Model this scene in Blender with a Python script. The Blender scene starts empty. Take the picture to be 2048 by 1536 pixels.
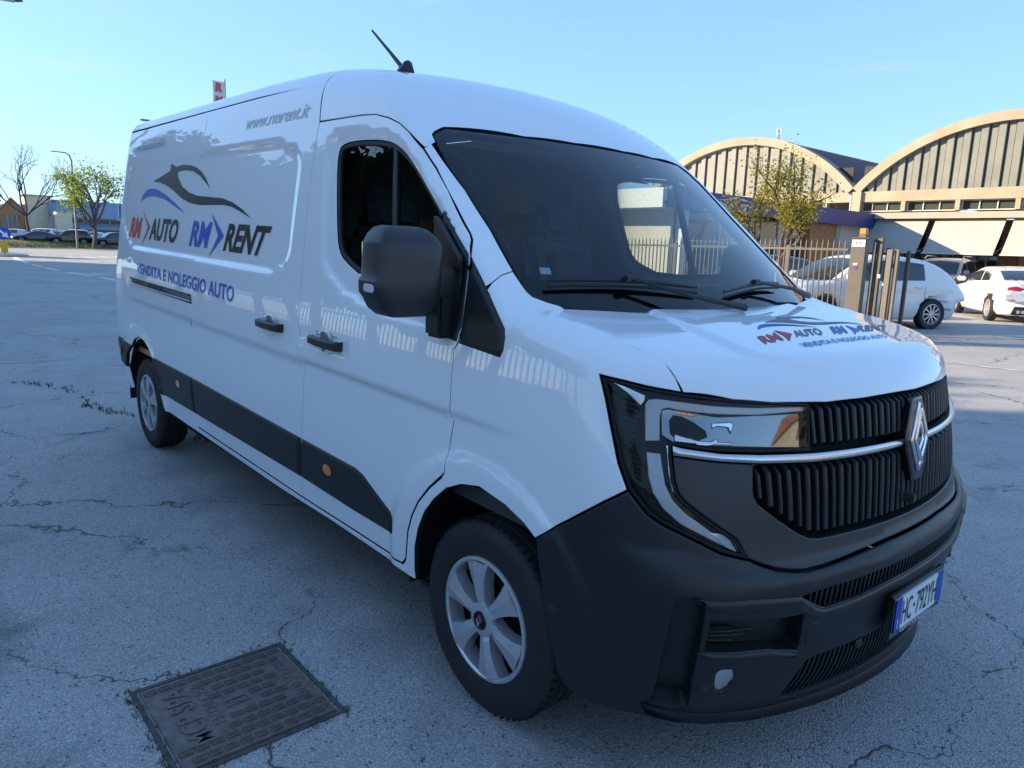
import bpy, bmesh, math, random
import numpy as np
from mathutils import Vector, Matrix
from mathutils.geometry import delaunay_2d_cdt

R = math.radians
scene = bpy.context.scene
COL = scene.collection
random.seed(7)
rng = np.random.default_rng(7)

# ------------------------------------------------------------------ camera, sky, sun, exposure
cam = bpy.data.cameras.new('camera')
cam_o = bpy.data.objects.new('camera', cam)
COL.objects.link(cam_o)
cam.sensor_fit = 'HORIZONTAL'
cam.sensor_width = 36.0
cam.lens = 36.0 * 1460.37 / 2048.0
cam.clip_start = 0.05
cam.clip_end = 6000
_r = (0.64978264, 0.75939085, 0.03328733)
_u = (-0.15874129, 0.09274195, 0.9829548)
_f = (-0.74335975, 0.64399104, -0.18080879)
cam_o.matrix_world = Matrix(((_r[0], _u[0], -_f[0], 0.82841), (_r[1], _u[1], -_f[1], -2.46820),
                             (_r[2], _u[2], -_f[2], 1.60287), (0, 0, 0, 1)))
scene.camera = cam_o

SUN_AZ, SUN_EL = R(222), R(17.5)          # the sun stands behind and to the left of the camera, low
sdir = Vector((math.cos(SUN_AZ) * math.cos(SUN_EL), math.sin(SUN_AZ) * math.cos(SUN_EL), math.sin(SUN_EL)))
world = bpy.data.worlds.new('World')
scene.world = world
world.use_nodes = True
wn = world.node_tree.nodes
wl = world.node_tree.links
wn.clear()
sky = wn.new('ShaderNodeTexSky')
sky.sky_type = 'NISHITA'
sky.sun_disc = False
sky.sun_elevation = SUN_EL
sky.sun_rotation = R(90) - SUN_AZ
sky.altitude = 50
sky.air_density = 1.0
sky.dust_density = 0.4
sky.ozone_density = 1.6
bg = wn.new('ShaderNodeBackground')
bg.inputs['Strength'].default_value = 0.15
wo = wn.new('ShaderNodeOutputWorld')
gam = wn.new('ShaderNodeGamma')          # softens the step from the pale horizon to the deep zenith
gam.inputs['Gamma'].default_value = 0.5
tint = wn.new('ShaderNodeMix')
tint.data_type = 'RGBA'
tint.blend_type = 'MULTIPLY'
tint.inputs[0].default_value = 1.0
tint.inputs[7].default_value = (0.44, 0.655, .95, 1)
wl.new(sky.outputs[0], gam.inputs['Color'])
wl.new(gam.outputs[0], tint.inputs[6])
# thin streaks of high cloud
wtc = wn.new('ShaderNodeTexCoord')
wmp = wn.new('ShaderNodeMapping')
wmp.inputs['Rotation'].default_value = (0.1, 0.15, R(50))
wmp.inputs['Scale'].default_value = (1.2, 3.5, 22.)
wno = wn.new('ShaderNodeTexNoise')
wno.inputs['Scale'].default_value = 1.4
wno.inputs['Detail'].default_value = 7
wno.inputs['Roughness'].default_value = .62
wmr = wn.new('ShaderNodeMapRange')
for k_, v_ in ((1, .56), (2, .82), (3, 0.), (4, .30)):
    wmr.inputs[k_].default_value = v_
wcl = wn.new('ShaderNodeMix')
wcl.data_type = 'RGBA'
wcl.inputs[7].default_value = (1.25, 1.35, 1.5, 1)
wl.new(wtc.outputs['Generated'], wmp.inputs['Vector'])
wl.new(wmp.outputs[0], wno.inputs['Vector'])
wl.new(wno.outputs['Fac'], wmr.inputs[0])
wl.new(wmr.outputs[0], wcl.inputs[0])
wl.new(tint.outputs[2], wcl.inputs[6])
wl.new(wcl.outputs[2], bg.inputs['Color'])
wl.new(bg.outputs[0], wo.inputs['Surface'])

sun = bpy.data.lights.new('sun', 'SUN')
sun.energy = 3.0
sun.angle = R(0.53)
sun.color = (1.0, 0.78, 0.52)
sun_o = bpy.data.objects.new('sun', sun)
COL.objects.link(sun_o)
sun_o.rotation_euler = sdir.to_track_quat('Z', 'Y').to_euler()
sun_o.location = (0, 0, 60)
scene.view_settings.view_transform = 'Standard'
scene.view_settings.look = 'None'
scene.view_settings.exposure = 2.2
scene.view_settings.gamma = 1.0
scene.view_settings.use_curve_mapping = False

# ------------------------------------------------------------------ materials
MATS = {}
def mat(name, color=(.5, .5, .5), rough=.5, metal=0., coat=0., spec=.5, coat_r=.03, noise=None, bump=None, trans=None, emit=None):
    if name in MATS:
        return MATS[name]
    m = bpy.data.materials.new(name)
    m.use_nodes = True
    nt = m.node_tree
    b = nt.nodes['Principled BSDF']
    c = (*color, 1)
    b.inputs['Base Color'].default_value = c
    b.inputs['Roughness'].default_value = rough
    b.inputs['Metallic'].default_value = metal
    b.inputs['Coat Weight'].default_value = coat
    b.inputs['Coat Roughness'].default_value = coat_r
    b.inputs['Specular IOR Level'].default_value = spec
    tc = nt.nodes.new('ShaderNodeTexCoord')
    if noise:                                   # (scale, amount[, detail]) brightness variation
        n = nt.nodes.new('ShaderNodeTexNoise')
        n.inputs['Scale'].default_value = noise[0]
        n.inputs['Detail'].default_value = 6
        n.inputs['Roughness'].default_value = .65
        nt.links.new(tc.outputs['Object'], n.inputs['Vector'])
        r = nt.nodes.new('ShaderNodeMapRange')
        r.inputs[1].default_value = .3
        r.inputs[2].default_value = .7
        r.inputs[3].default_value = 1 - noise[1]
        r.inputs[4].default_value = 1 + noise[1]
        nt.links.new(n.outputs['Fac'], r.inputs[0])
        x = nt.nodes.new('ShaderNodeVectorMath')
        x.operation = 'SCALE'
        x.inputs[0].default_value = color
        nt.links.new(r.outputs[0], x.inputs['Scale'])
        nt.links.new(x.outputs[0], b.inputs['Base Color'])
    if bump:                                    # (scale, strength, distance)
        n = nt.nodes.new('ShaderNodeTexNoise')
        n.inputs['Scale'].default_value = bump[0]
        n.inputs['Detail'].default_value = 3
        nt.links.new(tc.outputs['Object'], n.inputs['Vector'])
        bp = nt.nodes.new('ShaderNodeBump')
        bp.inputs['Strength'].default_value = bump[1]
        bp.inputs['Distance'].default_value = bump[2]
        nt.links.new(n.outputs['Fac'], bp.inputs['Height'])
        nt.links.new(bp.outputs[0], b.inputs['Normal'])
    if emit:
        b.inputs['Emission Color'].default_value = (*emit[0], 1)
        b.inputs['Emission Strength'].default_value = emit[1]
    MATS[name] = m
    return m

def glass(name, tint, refl=1.0, ior=1.5, rough=0.0):
    """thin pane: tinted see-through with mirror reflection by angle"""
    if name in MATS:
        return MATS[name]
    m = bpy.data.materials.new(name)
    m.use_nodes = True
    nt = m.node_tree
    nt.nodes.clear()
    o = nt.nodes.new('ShaderNodeOutputMaterial')
    t = nt.nodes.new('ShaderNodeBsdfTransparent')
    t.inputs['Color'].default_value = (*tint, 1)
    g = nt.nodes.new('ShaderNodeBsdfGlossy')
    g.inputs['Roughness'].default_value = rough
    g.inputs['Color'].default_value = (refl, refl, refl, 1)
    fr = nt.nodes.new('ShaderNodeFresnel')
    fr.inputs['IOR'].default_value = ior
    mx = nt.nodes.new('ShaderNodeMixShader')
    nt.links.new(fr.outputs[0], mx.inputs[0])
    nt.links.new(t.outputs[0], mx.inputs[1])
    nt.links.new(g.outputs[0], mx.inputs[2])
    nt.links.new(mx.outputs[0], o.inputs['Surface'])
    MATS[name] = m
    return m

M_WHITE = mat('white_paint', (.82, .83, .85), .42, 0, 1.0, .5, .015)
M_BLACKP = mat('black_plastic', (.011, .012, .014), .44, 0, 0, .5, bump=(900, .25, .0006))
M_MASK = mat('dark_grey_plastic', (.024, .024, .026), .42, 0, 0, .5, bump=(900, .2, .0005))
M_GLOSSB = mat('gloss_black', (.006, .006, .007), .08, 0, .5)
M_RUBBER = mat('rubber', (.012, .012, .013), .62, bump=(160, .2, .001))
M_TYRE = mat('tyre_rubber', (.014, .014, .016), .66, noise=(14, .25), bump=(60, .2, .002))
M_SILVER = mat('silver_wheel_paint', (.56, .57, .59), .34, .6, .4)
M_CHROME = mat('chrome', (.75, .76, .78), .07, 1.0)
M_SATIN = mat('satin_chrome', (.62, .62, .63), .24, 1.0)
M_DARKIN = mat('dark_interior', (.075, .078, .085), .8)
M_SEAT = mat('grey_seat_fabric', (.11, .11, .125), .9, noise=(60, .3))
M_TAN = mat('plywood_lining', (.70, .34, .17), .6, noise=(8, .2))
M_GREYIN = mat('grey_trim', (.22, .225, .24), .7)
M_AMBER = mat('amber_lens', (.75, .22, .02), .15, 0, .8)
M_RED = mat('red_lens', (.55, .015, .02), .15, 0, .8)
M_DRL = mat('milky_light_guide', (.55, .58, .60), .18, 0, .7)
M_GL_WS = glass('windscreen_glass', (.74, .82, .83))
M_GL_SIDE = glass('side_glass', (.60, .68, .66))
M_GL_CLEAR = glass('clear_lens', (.92, .93, .94), .9, 1.32)
M_RED_VIN = mat('red_vinyl', (.60, .030, .025), .35, 0, .25)
M_BLUE_VIN = mat('blue_vinyl', (.008, .095, .48), .35, 0, .25)
M_BLACK_VIN = mat('black_vinyl', (.008, .008, .009), .35, 0, .25)
M_GREY_VIN = mat('grey_vinyl', (.40, .42, .45), .35, 0, .5)
M_PLATEW = mat('plate_white', (.74, .76, .78), .35)
M_PLATEB = mat('plate_blue', (.01, .06, .42), .35)
M_VOID = mat('void_black', (.004, .004, .004), .9)

# ------------------------------------------------------------------ object helpers
def mesh_obj(name, v, f, m, parent=None, smooth=False, normals=None, loc=None):
    me = bpy.data.meshes.new(name)
    me.from_pydata([tuple(map(float, p)) for p in v], [], [tuple(map(int, q)) for q in f])
    if m is not None:
        for mm in (m if isinstance(m, (list, tuple)) else [m]):
            me.materials.append(mm)
    if smooth or normals is not None:
        me.polygons.foreach_set('use_smooth', [True] * len(me.polygons))
    me.update()
    if normals is not None:
        me.normals_split_custom_set_from_vertices([tuple(map(float, n)) for n in normals])
    o = bpy.data.objects.new(name, me)
    COL.objects.link(o)
    if parent is not None:
        o.parent = parent
    if loc is not None:
        o.location = loc
    return o

def tag(o, label=None, cat=None, group=None, kind=None):
    if label: o['label'] = label
    if cat: o['category'] = cat
    if group: o['group'] = group
    if kind: o['kind'] = kind
    return o

def thing(name, label, cat, loc=(0, 0, 0), rz=0., group=None, scale=1.):
    o = bpy.data.objects.new(name, None)
    o.empty_display_size = .2
    COL.objects.link(o)
    o.location = loc
    o.rotation_euler = (0, 0, rz)
    o.scale = (scale,) * 3
    return tag(o, label, cat, group)

def copy_tree(o, parent=None):
    c = o.copy()
    COL.objects.link(c)
    if parent is not None:
        c.parent = parent
    for ch in list(o.children):
        copy_tree(ch, c)
    return c

class MB:
    """collects simple solids and links them as one mesh"""
    def __init__(self):
        self.v = []
        self.f = []
    def add(self, v, f):
        n = len(self.v)
        self.v += [tuple(p) for p in v]
        self.f += [tuple(i + n for i in q) for q in f]
        return self
    def box(self, c, s, rot=None, bev=0.):
        x, y, z = s[0] / 2, s[1] / 2, s[2] / 2
        P = [Vector((a, b, d)) for a in (-x, x) for b in (-y, y) for d in (-z, z)]
        if rot is not None:
            P = [rot @ p for p in P]
        P = [p + Vector(c) for p in P]
        return self.add(P, [(0, 1, 3, 2), (4, 6, 7, 5), (0, 4, 5, 1), (2, 3, 7, 6), (0, 2, 6, 4), (1, 5, 7, 3)])
    def tube(self, path, r, n=8, cap=True):
        path = [Vector(p) for p in path]
        rr = r if isinstance(r, (list, tuple)) else [r] * len(path)
        vs = []
        up = None
        for i, p in enumerate(path):
            d = (path[min(i + 1, len(path) - 1)] - path[max(i - 1, 0)])
            if d.length < 1e-9: d = Vector((0, 0, 1))
            d.normalize()
            if up is None:
                a = Vector((0, 0, 1)) if abs(d.z) < .9 else Vector((1, 0, 0))
                up = d.cross(a).normalized()
            else:
                up = (up - d * up.dot(d))
                up = up.normalized() if up.length > 1e-6 else d.orthogonal().normalized()
            w = d.cross(up)
            for k in range(n):
                t = 2 * math.pi * k / n
                vs.append(p + (up * math.cos(t) + w * math.sin(t)) * rr[i])
        fs = []
        for i in range(len(path) - 1):
            for k in range(n):
                a, b = i * n + k, i * n + (k + 1) % n
                fs.append((a, b, b + n, a + n))
        if cap:
            fs.append(tuple(range(n))[::-1])
            fs.append(tuple(range((len(path) - 1) * n, len(path) * n)))
        return self.add(vs, fs)
    def prism(self, poly, f0, f1):
        """poly: list of 2D; f0,f1 map a 2D point to the two ends"""
        n = len(poly)
        a = [f0(*p) for p in poly]
        b = [f1(*p) for p in poly]
        return self.add(a + b, [tuple(range(n))[::-1], tuple(range(n, 2 * n))] +
                        [(i, (i + 1) % n, n + (i + 1) % n, n + i) for i in range(n)])
    def lathe(self, prof, c, ax='y', n=32, a0=0., a1=2 * math.pi):
        """prof: list of (r, h) along the axis"""
        full = abs(a1 - a0 - 2 * math.pi) < 1e-6
        m = n if full else n + 1
        vs = []
        for k in range(m):
            t = a0 + (a1 - a0) * k / n
            ct, st = math.cos(t), math.sin(t)
            for r, h in prof:
                if ax == 'y': p = (r * ct, h, r * st)
                elif ax == 'z': p = (r * ct, r * st, h)
                else: p = (h, r * ct, r * st)
                vs.append((p[0] + c[0], p[1] + c[1], p[2] + c[2]))
        q = len(prof)
        fs = []
        for k in range(n):
            k2 = (k + 1) % m
            for i in range(q - 1):
                fs.append((k * q + i, k * q + i + 1, k2 * q + i + 1, k2 * q + i))
        return self.add(vs, fs)
    def obj(self, name, m, parent=None, smooth=False, org=None, bevel=0., fix=True):
        v = self.v
        if org is not None:
            v = [(p[0] - org[0], p[1] - org[1], p[2] - org[2]) for p in v]
        o = mesh_obj(name, v, self.f, m, parent, False)
        bm = bmesh.new()
        bm.from_mesh(o.data)
        if bevel:
            bmesh.ops.bevel(bm, geom=list(bm.edges), offset=bevel, segments=2, affect='EDGES', clamp_overlap=True)
        if fix:
            bmesh.ops.recalc_face_normals(bm, faces=bm.faces)
        bm.to_mesh(o.data)
        bm.free()
        if smooth:
            o.data.polygons.foreach_set('use_smooth', [True] * len(o.data.polygons))
            try:
                o.data.set_sharp_from_angle(angle=R(38))
            except Exception:
                pass
        return o

def sst(a):
    a = np.clip(a, 0, 1)
    return a * a * (3 - 2 * a)
def smax(a, b, k):
    h = np.maximum(k - np.abs(a - b), 0) / k
    return np.maximum(a, b) + h * h * k * .25
def hermite(xs, ys):
    xs = np.array(xs, float); ys = np.array(ys, float)
    d = np.diff(ys) / np.diff(xs)
    m = np.empty(len(xs)); m[0] = d[0]; m[-1] = d[-1]; m[1:-1] = (d[1:] + d[:-1]) / 2
    def f(x):
        x = np.clip(x, xs[0], xs[-1])
        i = np.clip(np.searchsorted(xs, x) - 1, 0, len(xs) - 2)
        h = xs[i + 1] - xs[i]
        t = (x - xs[i]) / h
        return ys[i] * (1 + 2 * t) * (1 - t) ** 2 + h * m[i] * t * (1 - t) ** 2 + ys[i + 1] * t * t * (3 - 2 * t) + h * m[i + 1] * t * t * (t - 1)
    return f
def inpoly(P, loops):
    c = np.zeros(len(P), bool)
    for L in loops:
        x0, y0 = L[:, 0], L[:, 1]
        x1, y1 = np.roll(x0, -1), np.roll(y0, -1)
        for i in range(len(L)):
            if y0[i] == y1[i]: continue
            k = ((y0[i] > P[:, 1]) != (y1[i] > P[:, 1]))
            c ^= k & (P[:, 0] < (x1[i] - x0[i]) * (P[:, 1] - y0[i]) / (y1[i] - y0[i]) + x0[i])
    return c
def segdist(P, L):
    A = L; Bp = np.roll(L, -1, 0)
    d = np.full(len(P), 1e9)
    for a, b in zip(A, Bp):
        e = b - a
        t = np.clip(((P - a) @ e) / max(e @ e, 1e-12), 0, 1)
        d = np.minimum(d, np.hypot(*(P - a - t[:, None] * e).T))
    return d
def signed(P, L):
    d = segdist(P, L)
    return np.where(inpoly(P, [L]), -d, d)
def grad(P, f, e=2e-3):
    g = np.stack([f(P + e * v) - f(P - e * v) for v in np.eye(3)], -1)
    return g / np.maximum(np.linalg.norm(g, axis=-1, keepdims=True), 1e-9)
def march(O, D, f, n=70, k=.85):
    t = np.zeros(len(O))
    for i in range(n):
        t = np.clip(t + k * np.clip(np.nan_to_num(f(O + D * t[:, None])), -.4, .4), 0, 6.5)
    return O + D * t[:, None]

def clean(L):
    return np.array(L, float)
def area(L):
    x, y = L[:, 0], L[:, 1]
    return .5 * np.sum(x * np.roll(y, -1) - np.roll(x, -1) * y)
def dens(L, s):
    out = []
    for a, b in zip(L, np.roll(L, -1, 0)):
        n = max(1, int(math.ceil(np.hypot(*(b - a)) / s)))
        for i in range(n):
            out.append(a + (b - a) * i / n)
    return np.array(out)
def shrink(L, d):
    """move a CCW loop inward by d (CW loops, i.e. holes, grow)"""
    if abs(d) < 1e-9: return L.copy()
    e = np.roll(L, -1, 0) - L
    l = np.maximum(np.hypot(e[:, 0], e[:, 1]), 1e-9)
    n = np.stack([-e[:, 1], e[:, 0]], 1) / l[:, None]
    n0 = np.roll(n, 1, 0)
    b = n + n0
    q = np.maximum((b * b).sum(1), .6)
    return L + b * (2 * d / q)[:, None]
def chaikin(L, n=1):
    L = np.array(L, float)
    for _ in range(n):
        b = np.roll(L, -1, 0)
        L = np.stack([.75 * L + .25 * b, .25 * L + .75 * b], 1).reshape(-1, 2)
    return L

def panel(name, loops, mp, f, m, parent, off=0., gap=.002, bev=.002, bevh=.002, fl=.02, step=.03, post=None, round_=0):
    """a sheet of bodywork: outline loops in the 2D coordinates of the map mp, laid on the surface f = 0,
    with a small rounded edge and a flange turned inward, so that neighbouring panels leave real gaps"""
    L0 = []
    for i, L in enumerate(loops):
        L = clean(L)
        if (area(L) < 0) == (i == 0): L = L[::-1]
        if round_: L = chaikin(L, round_)
        L0.append(dens(L, step))
    L1 = [shrink(L, gap) for L in L0]
    L2 = [shrink(L, gap + bev) for L in L0]
    allp = np.concatenate(L2)
    lo, hi = allp.min(0), allp.max(0)
    gx, gy = np.meshgrid(np.arange(lo[0] + step * .37, hi[0], step), np.arange(lo[1] + step * .37, hi[1], step))
    G = np.stack([gx.ravel(), gy.ravel()], 1)
    if len(G):
        G = G[inpoly(G, L2)]
    if len(G):
        d = np.min([segdist(G, L) for L in L2], axis=0)
        G = G[d > step * .5]
    pts = np.concatenate([allp, G]) if len(G) else allp
    edges = []
    s = 0
    for L in L2:
        n = len(L)
        edges += [(s + i, s + (i + 1) % n) for i in range(n)]
        s += n
    vo, eo, fo, ov, oe, of = delaunay_2d_cdt([Vector(p) for p in pts], edges, [], 0, 1e-7)
    V = np.array([tuple(p) for p in vo])
    fc = np.array([q for q in fo if len(q) == 3], int).reshape(-1, 3)
    cen = V[fc].mean(1)
    fc = fc[inpoly(cen, L2)]
    nb = len(allp)
    inv = {}
    for i, o in enumerate(ov):
        for k in o: inv[k] = i
    def place(Q, o):
        O, D = mp(Q)
        P = march(O, D, f)
        N = grad(P, f)
        return P + N * o, N
    P, N = place(V, off)
    fl_faces = []
    P1, N1 = place(np.concatenate(L1), off - bevh)
    P2 = P1 - N1 * fl
    # orientation
    a, b, c = P[fc[:, 0]], P[fc[:, 1]], P[fc[:, 2]]
    if np.sum(np.cross(b - a, c - a) * N[fc[:, 0]]) < 0:
        fc = fc[:, ::-1]
        flip = True
    else:
        flip = False
    nv = len(P)
    base = [inv[i] for i in range(nb)]
    # ring vertices: copy of edge (kept normals), bevel foot, flange foot
    verts = np.concatenate([P, P1, P1, P2])
    o1, o2, o3 = nv, nv + nb, nv + 2 * nb
    Nf = np.zeros((nb, 3))
    s = 0
    ring = []
    for L in L2:
        n = len(L)
        for i in range(n):
            i0, i1 = s + i, s + (i + 1) % n
            q1 = (base[i0], o1 + i0, o1 + i1, base[i1])
            q2 = (o2 + i0, o3 + i0, o3 + i1, o2 + i1)
            if flip: q1, q2 = q1[::-1], q2[::-1]
            ring += [q1, q2]
            e = P1[i1] - P1[i0]
            nn = np.cross(e, N1[i0])
            if flip: nn = -nn
            nn = nn / max(np.linalg.norm(nn), 1e-9)
            Nf[i0] += nn; Nf[i1] += nn
        s += n
    Nf /= np.maximum(np.linalg.norm(Nf, axis=1, keepdims=True), 1e-9)
    Nb = N1 + Nf
    Nb /= np.maximum(np.linalg.norm(Nb, axis=1, keepdims=True), 1e-9)
    normals = np.concatenate([N, Nb, Nf, Nf])
    bad = np.abs(np.concatenate([f(P - N * off), np.repeat(f(P1 - N1 * (off - bevh)), 1)])) > .015
    bad = np.concatenate([bad, bad[nv:], bad[nv:]])
    keep = [q for q in ([tuple(q) for q in fc] + ring) if not any(bad[i] for i in q)]
    faces = keep
    if post is not None:
        verts, normals = post(verts, normals)
    o = mesh_obj(name, verts, faces, m, parent, True, normals)
    if m.name in ('white_paint',):            # flange coloured black: shade of the shut lines painted in
        o.data.materials.append(M_VOID)
        mi = [1 if len(q) == 4 and min(q) >= o2 else 0 for q in faces]
        o.data.polygons.foreach_set('material_index', mi)
    return o
# ------------------------------------------------------------------ ground
def gh(x, y):
    x = np.asarray(x, float); y = np.asarray(y, float)
    r = .19 * sst((y - 5.) / 14.) * sst((x + 40) / 15.)
    return r + .55 * sst((-91.5 - x) / 7.)
def ghf(x, y): return float(gh(x, y))
def axis_pts(lo, hi, fine):
    out = [0.]
    def go(sg, lim):
        p, s = 0., fine
        L = []
        while abs(p) < abs(lim):
            s = fine * (1 + abs(p) / 6.)
            p += sg * s
            L.append(p)
        return L
    return sorted(go(-1, lo) + [0.] + go(1, hi))
gxs = np.array(axis_pts(-900, 500, .35)); gys = np.array(axis_pts(-500, 900, .35))
XX, YY = np.meshgrid(gxs, gys, indexing='ij')
ZZ = gh(XX, YY)
nI, nJ = XX.shape
gv = np.stack([XX.ravel(), YY.ravel(), ZZ.ravel()], 1)
gf = [(i * nJ + j, (i + 1) * nJ + j, (i + 1) * nJ + j + 1, i * nJ + j + 1) for i in range(nI - 1) for j in range(nJ - 1)]

def asphalt():
    m = bpy.data.materials.new('asphalt'); m.use_nodes = True
    nt = m.node_tree; N = nt.nodes; Lk = nt.links
    b = N['Principled BSDF']; b.inputs['Roughness'].default_value = .82; b.inputs['Specular IOR Level'].default_value = .35
    geo = N.new('ShaderNodeNewGeometry')
    def noise(scale, det=5, rough=.6, vec=None, dist=0.):
        n = N.new('ShaderNodeTexNoise'); n.inputs['Scale'].default_value = scale; n.inputs['Detail'].default_value = det
        n.inputs['Roughness'].default_value = rough; n.inputs['Distortion'].default_value = dist
        Lk.new(vec or geo.outputs['Position'], n.inputs['Vector']); return n
    def mr(src, a, c, d=0., e=1.):
        r = N.new('ShaderNodeMapRange'); r.inputs[1].default_value = a; r.inputs[2].default_value = c; r.inputs[3].default_value = d; r.inputs[4].default_value = e
        Lk.new(src, r.inputs[0]); return r.outputs[0]
    def math_(op, a, c):
        n = N.new('ShaderNodeMath'); n.operation = op
        for i, q in enumerate((a, c)):
            if isinstance(q, (int, float)): n.inputs[i].default_value = q
            else: Lk.new(q, n.inputs[i])
        return n.outputs[0]
    def mix(f, a, c):
        n = N.new('ShaderNodeMix'); n.data_type = 'RGBA'
        if isinstance(f, (int, float)): n.inputs[0].default_value = f
        else: Lk.new(f, n.inputs[0])
        for i, q in ((6, a), (7, c)):
            if isinstance(q, tuple): n.inputs[i].default_value = (*q, 1)
            else: Lk.new(q, n.inputs[i])
        return n.outputs[2]
    sep = N.new('ShaderNodeSeparateXYZ'); Lk.new(geo.outputs['Position'], sep.inputs[0])
    big = noise(.35, 6, .65); mid = noise(2.6, 6, .7); fine = noise(120, 2, .6)
    vor = N.new('ShaderNodeTexVoronoi'); vor.inputs['Scale'].default_value = 130; Lk.new(geo.outputs['Position'], vor.inputs['Vector'])
    vor2 = N.new('ShaderNodeTexVoronoi'); vor2.inputs['Scale'].default_value = 62; Lk.new(geo.outputs['Position'], vor2.inputs['Vector'])
    col = mix(mr(big.outputs['Fac'], .38, .62), (.45, .448, .44), (.55, .545, .53))
    col = mix(math_('MULTIPLY', mr(mid.outputs['Fac'], .35, .75), .45), col, (.33, .33, .328))
    # coarse dark older patch by the kerb side; darker area under the van
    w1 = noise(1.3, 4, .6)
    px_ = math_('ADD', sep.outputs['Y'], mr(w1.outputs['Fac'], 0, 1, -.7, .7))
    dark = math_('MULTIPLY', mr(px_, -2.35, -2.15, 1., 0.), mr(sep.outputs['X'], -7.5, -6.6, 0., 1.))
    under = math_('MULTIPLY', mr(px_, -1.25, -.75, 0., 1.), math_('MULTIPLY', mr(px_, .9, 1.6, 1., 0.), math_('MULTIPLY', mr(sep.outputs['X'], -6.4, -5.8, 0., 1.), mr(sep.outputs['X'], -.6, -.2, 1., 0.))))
    dark_mix = math_('MAXIMUM', math_('MULTIPLY', dark, .62), math_('MULTIPLY', under, .55))
    col = mix(dark_mix, col, (.19, .19, .192))
    # stains and worn patches
    stn = noise(.9, 4, .75, None, 1.2)
    col = mix(math_('MULTIPLY', mr(stn.outputs['Fac'], .60, .72), .38), col, (.10, .10, .10))
    pal = noise(.22, 3, .5, None, .6)
    col = mix(math_('MULTIPLY', mr(pal.outputs['Fac'], .52, .60), .35), col, (.42, .415, .40))
    # pale stones and dark binder
    st = mr(vor.outputs['Distance'], .12, .5, 1.30, .66)
    sv = N.new('ShaderNodeVectorMath'); sv.operation = 'SCALE'; Lk.new(col, sv.inputs[0]); Lk.new(st, sv.inputs['Scale'])
    stone = math_('MULTIPLY', mr(N.new('ShaderNodeSeparateColor').outputs[0], 0, 1), 0)
    sc = N.new('ShaderNodeSeparateColor'); Lk.new(vor2.outputs['Color'], sc.inputs[0])
    pick = math_('MULTIPLY', mr(sc.outputs[0], .86, .90), mr(vor2.outputs['Distance'], .30, .40, 1., 0.))
    col = mix(math_('MULTIPLY', pick, .55), sv.outputs[0], (.42, .42, .41))
    pick2 = math_('MULTIPLY', mr(sc.outputs[1], .80, .86), mr(vor2.outputs['Distance'], .32, .42, 1., 0.))
    col = mix(math_('MULTIPLY', pick2, .6), col, (.04, .04, .042))
    # cracks
    wv = noise(1.1, 5, .7); wv2 = N.new('ShaderNodeVectorMath'); wv2.operation = 'SCALE'; Lk.new(wv.outputs['Color'], wv2.inputs[0]); wv2.inputs['Scale'].default_value = .9
    ad = N.new('ShaderNodeVectorMath'); ad.operation = 'ADD'; Lk.new(geo.outputs['Position'], ad.inputs[0]); Lk.new(wv2.outputs[0], ad.inputs[1])
    fl = N.new('ShaderNodeVectorMath'); fl.operation = 'MULTIPLY'; Lk.new(ad.outputs[0], fl.inputs[0]); fl.inputs[1].default_value = (1, 1, 0)
    vc = N.new('ShaderNodeTexVoronoi'); vc.feature = 'DISTANCE_TO_EDGE'; vc.inputs['Scale'].default_value = .42; Lk.new(fl.outputs[0], vc.inputs['Vector'])
    msk = noise(.5, 3, .5)
    wid = mr(msk.outputs['Fac'], .40, .60, .0005, .0075)
    ck = N.new('ShaderNodeMapRange'); Lk.new(vc.outputs['Distance'], ck.inputs[0]); ck.inputs[1].default_value = 0.; Lk.new(wid, ck.inputs[2]); ck.inputs[3].default_value = 1.; ck.inputs[4].default_value = 0.
    vd = N.new('ShaderNodeTexVoronoi'); vd.feature = 'DISTANCE_TO_EDGE'; vd.inputs['Scale'].default_value = 2.3; Lk.new(fl.outputs[0], vd.inputs['Vector'])
    wid2 = mr(noise(.9, 2, .5).outputs['Fac'], .56, .74, .0, .020)
    ck2 = N.new('ShaderNodeMapRange'); Lk.new(vd.outputs['Distance'], ck2.inputs[0]); ck2.inputs[1].default_value = 0.; Lk.new(wid2, ck2.inputs[2]); ck2.inputs[3].default_value = .8; ck2.inputs[4].default_value = 0.
    ckk = math_('MAXIMUM', ck.outputs[0], ck2.outputs[0])
    col = mix(math_('MULTIPLY', ckk, .9), col, (.022, .023, .018))
    moss = mr(noise(3.5, 3, .6).outputs['Fac'], .56, .66)
    halo = N.new('ShaderNodeMapRange'); Lk.new(vc.outputs['Distance'], halo.inputs[0]); halo.inputs[1].default_value = .0; halo.inputs[2].default_value = .018; halo.inputs[3].default_value = 1.; halo.inputs[4].default_value = 0.
    col = mix(math_('MULTIPLY', math_('MULTIPLY', moss, halo.outputs[0]), .6), col, (.05, .055, .028))
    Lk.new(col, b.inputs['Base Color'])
    h = math_('ADD', math_('MULTIPLY', vor.outputs['Distance'], -.9), math_('ADD', math_('MULTIPLY', fine.outputs['Fac'], .8), math_('MULTIPLY', ckk, -2.)))
    bp = N.new('ShaderNodeBump'); bp.inputs['Strength'].default_value = .55; bp.inputs['Distance'].default_value = .006
    Lk.new(h, bp.inputs['Height']); Lk.new(bp.outputs[0], b.inputs['Normal'])
    return m
M_ASPH = asphalt()
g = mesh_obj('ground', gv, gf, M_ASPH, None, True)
g['kind'] = 'structure'

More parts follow.
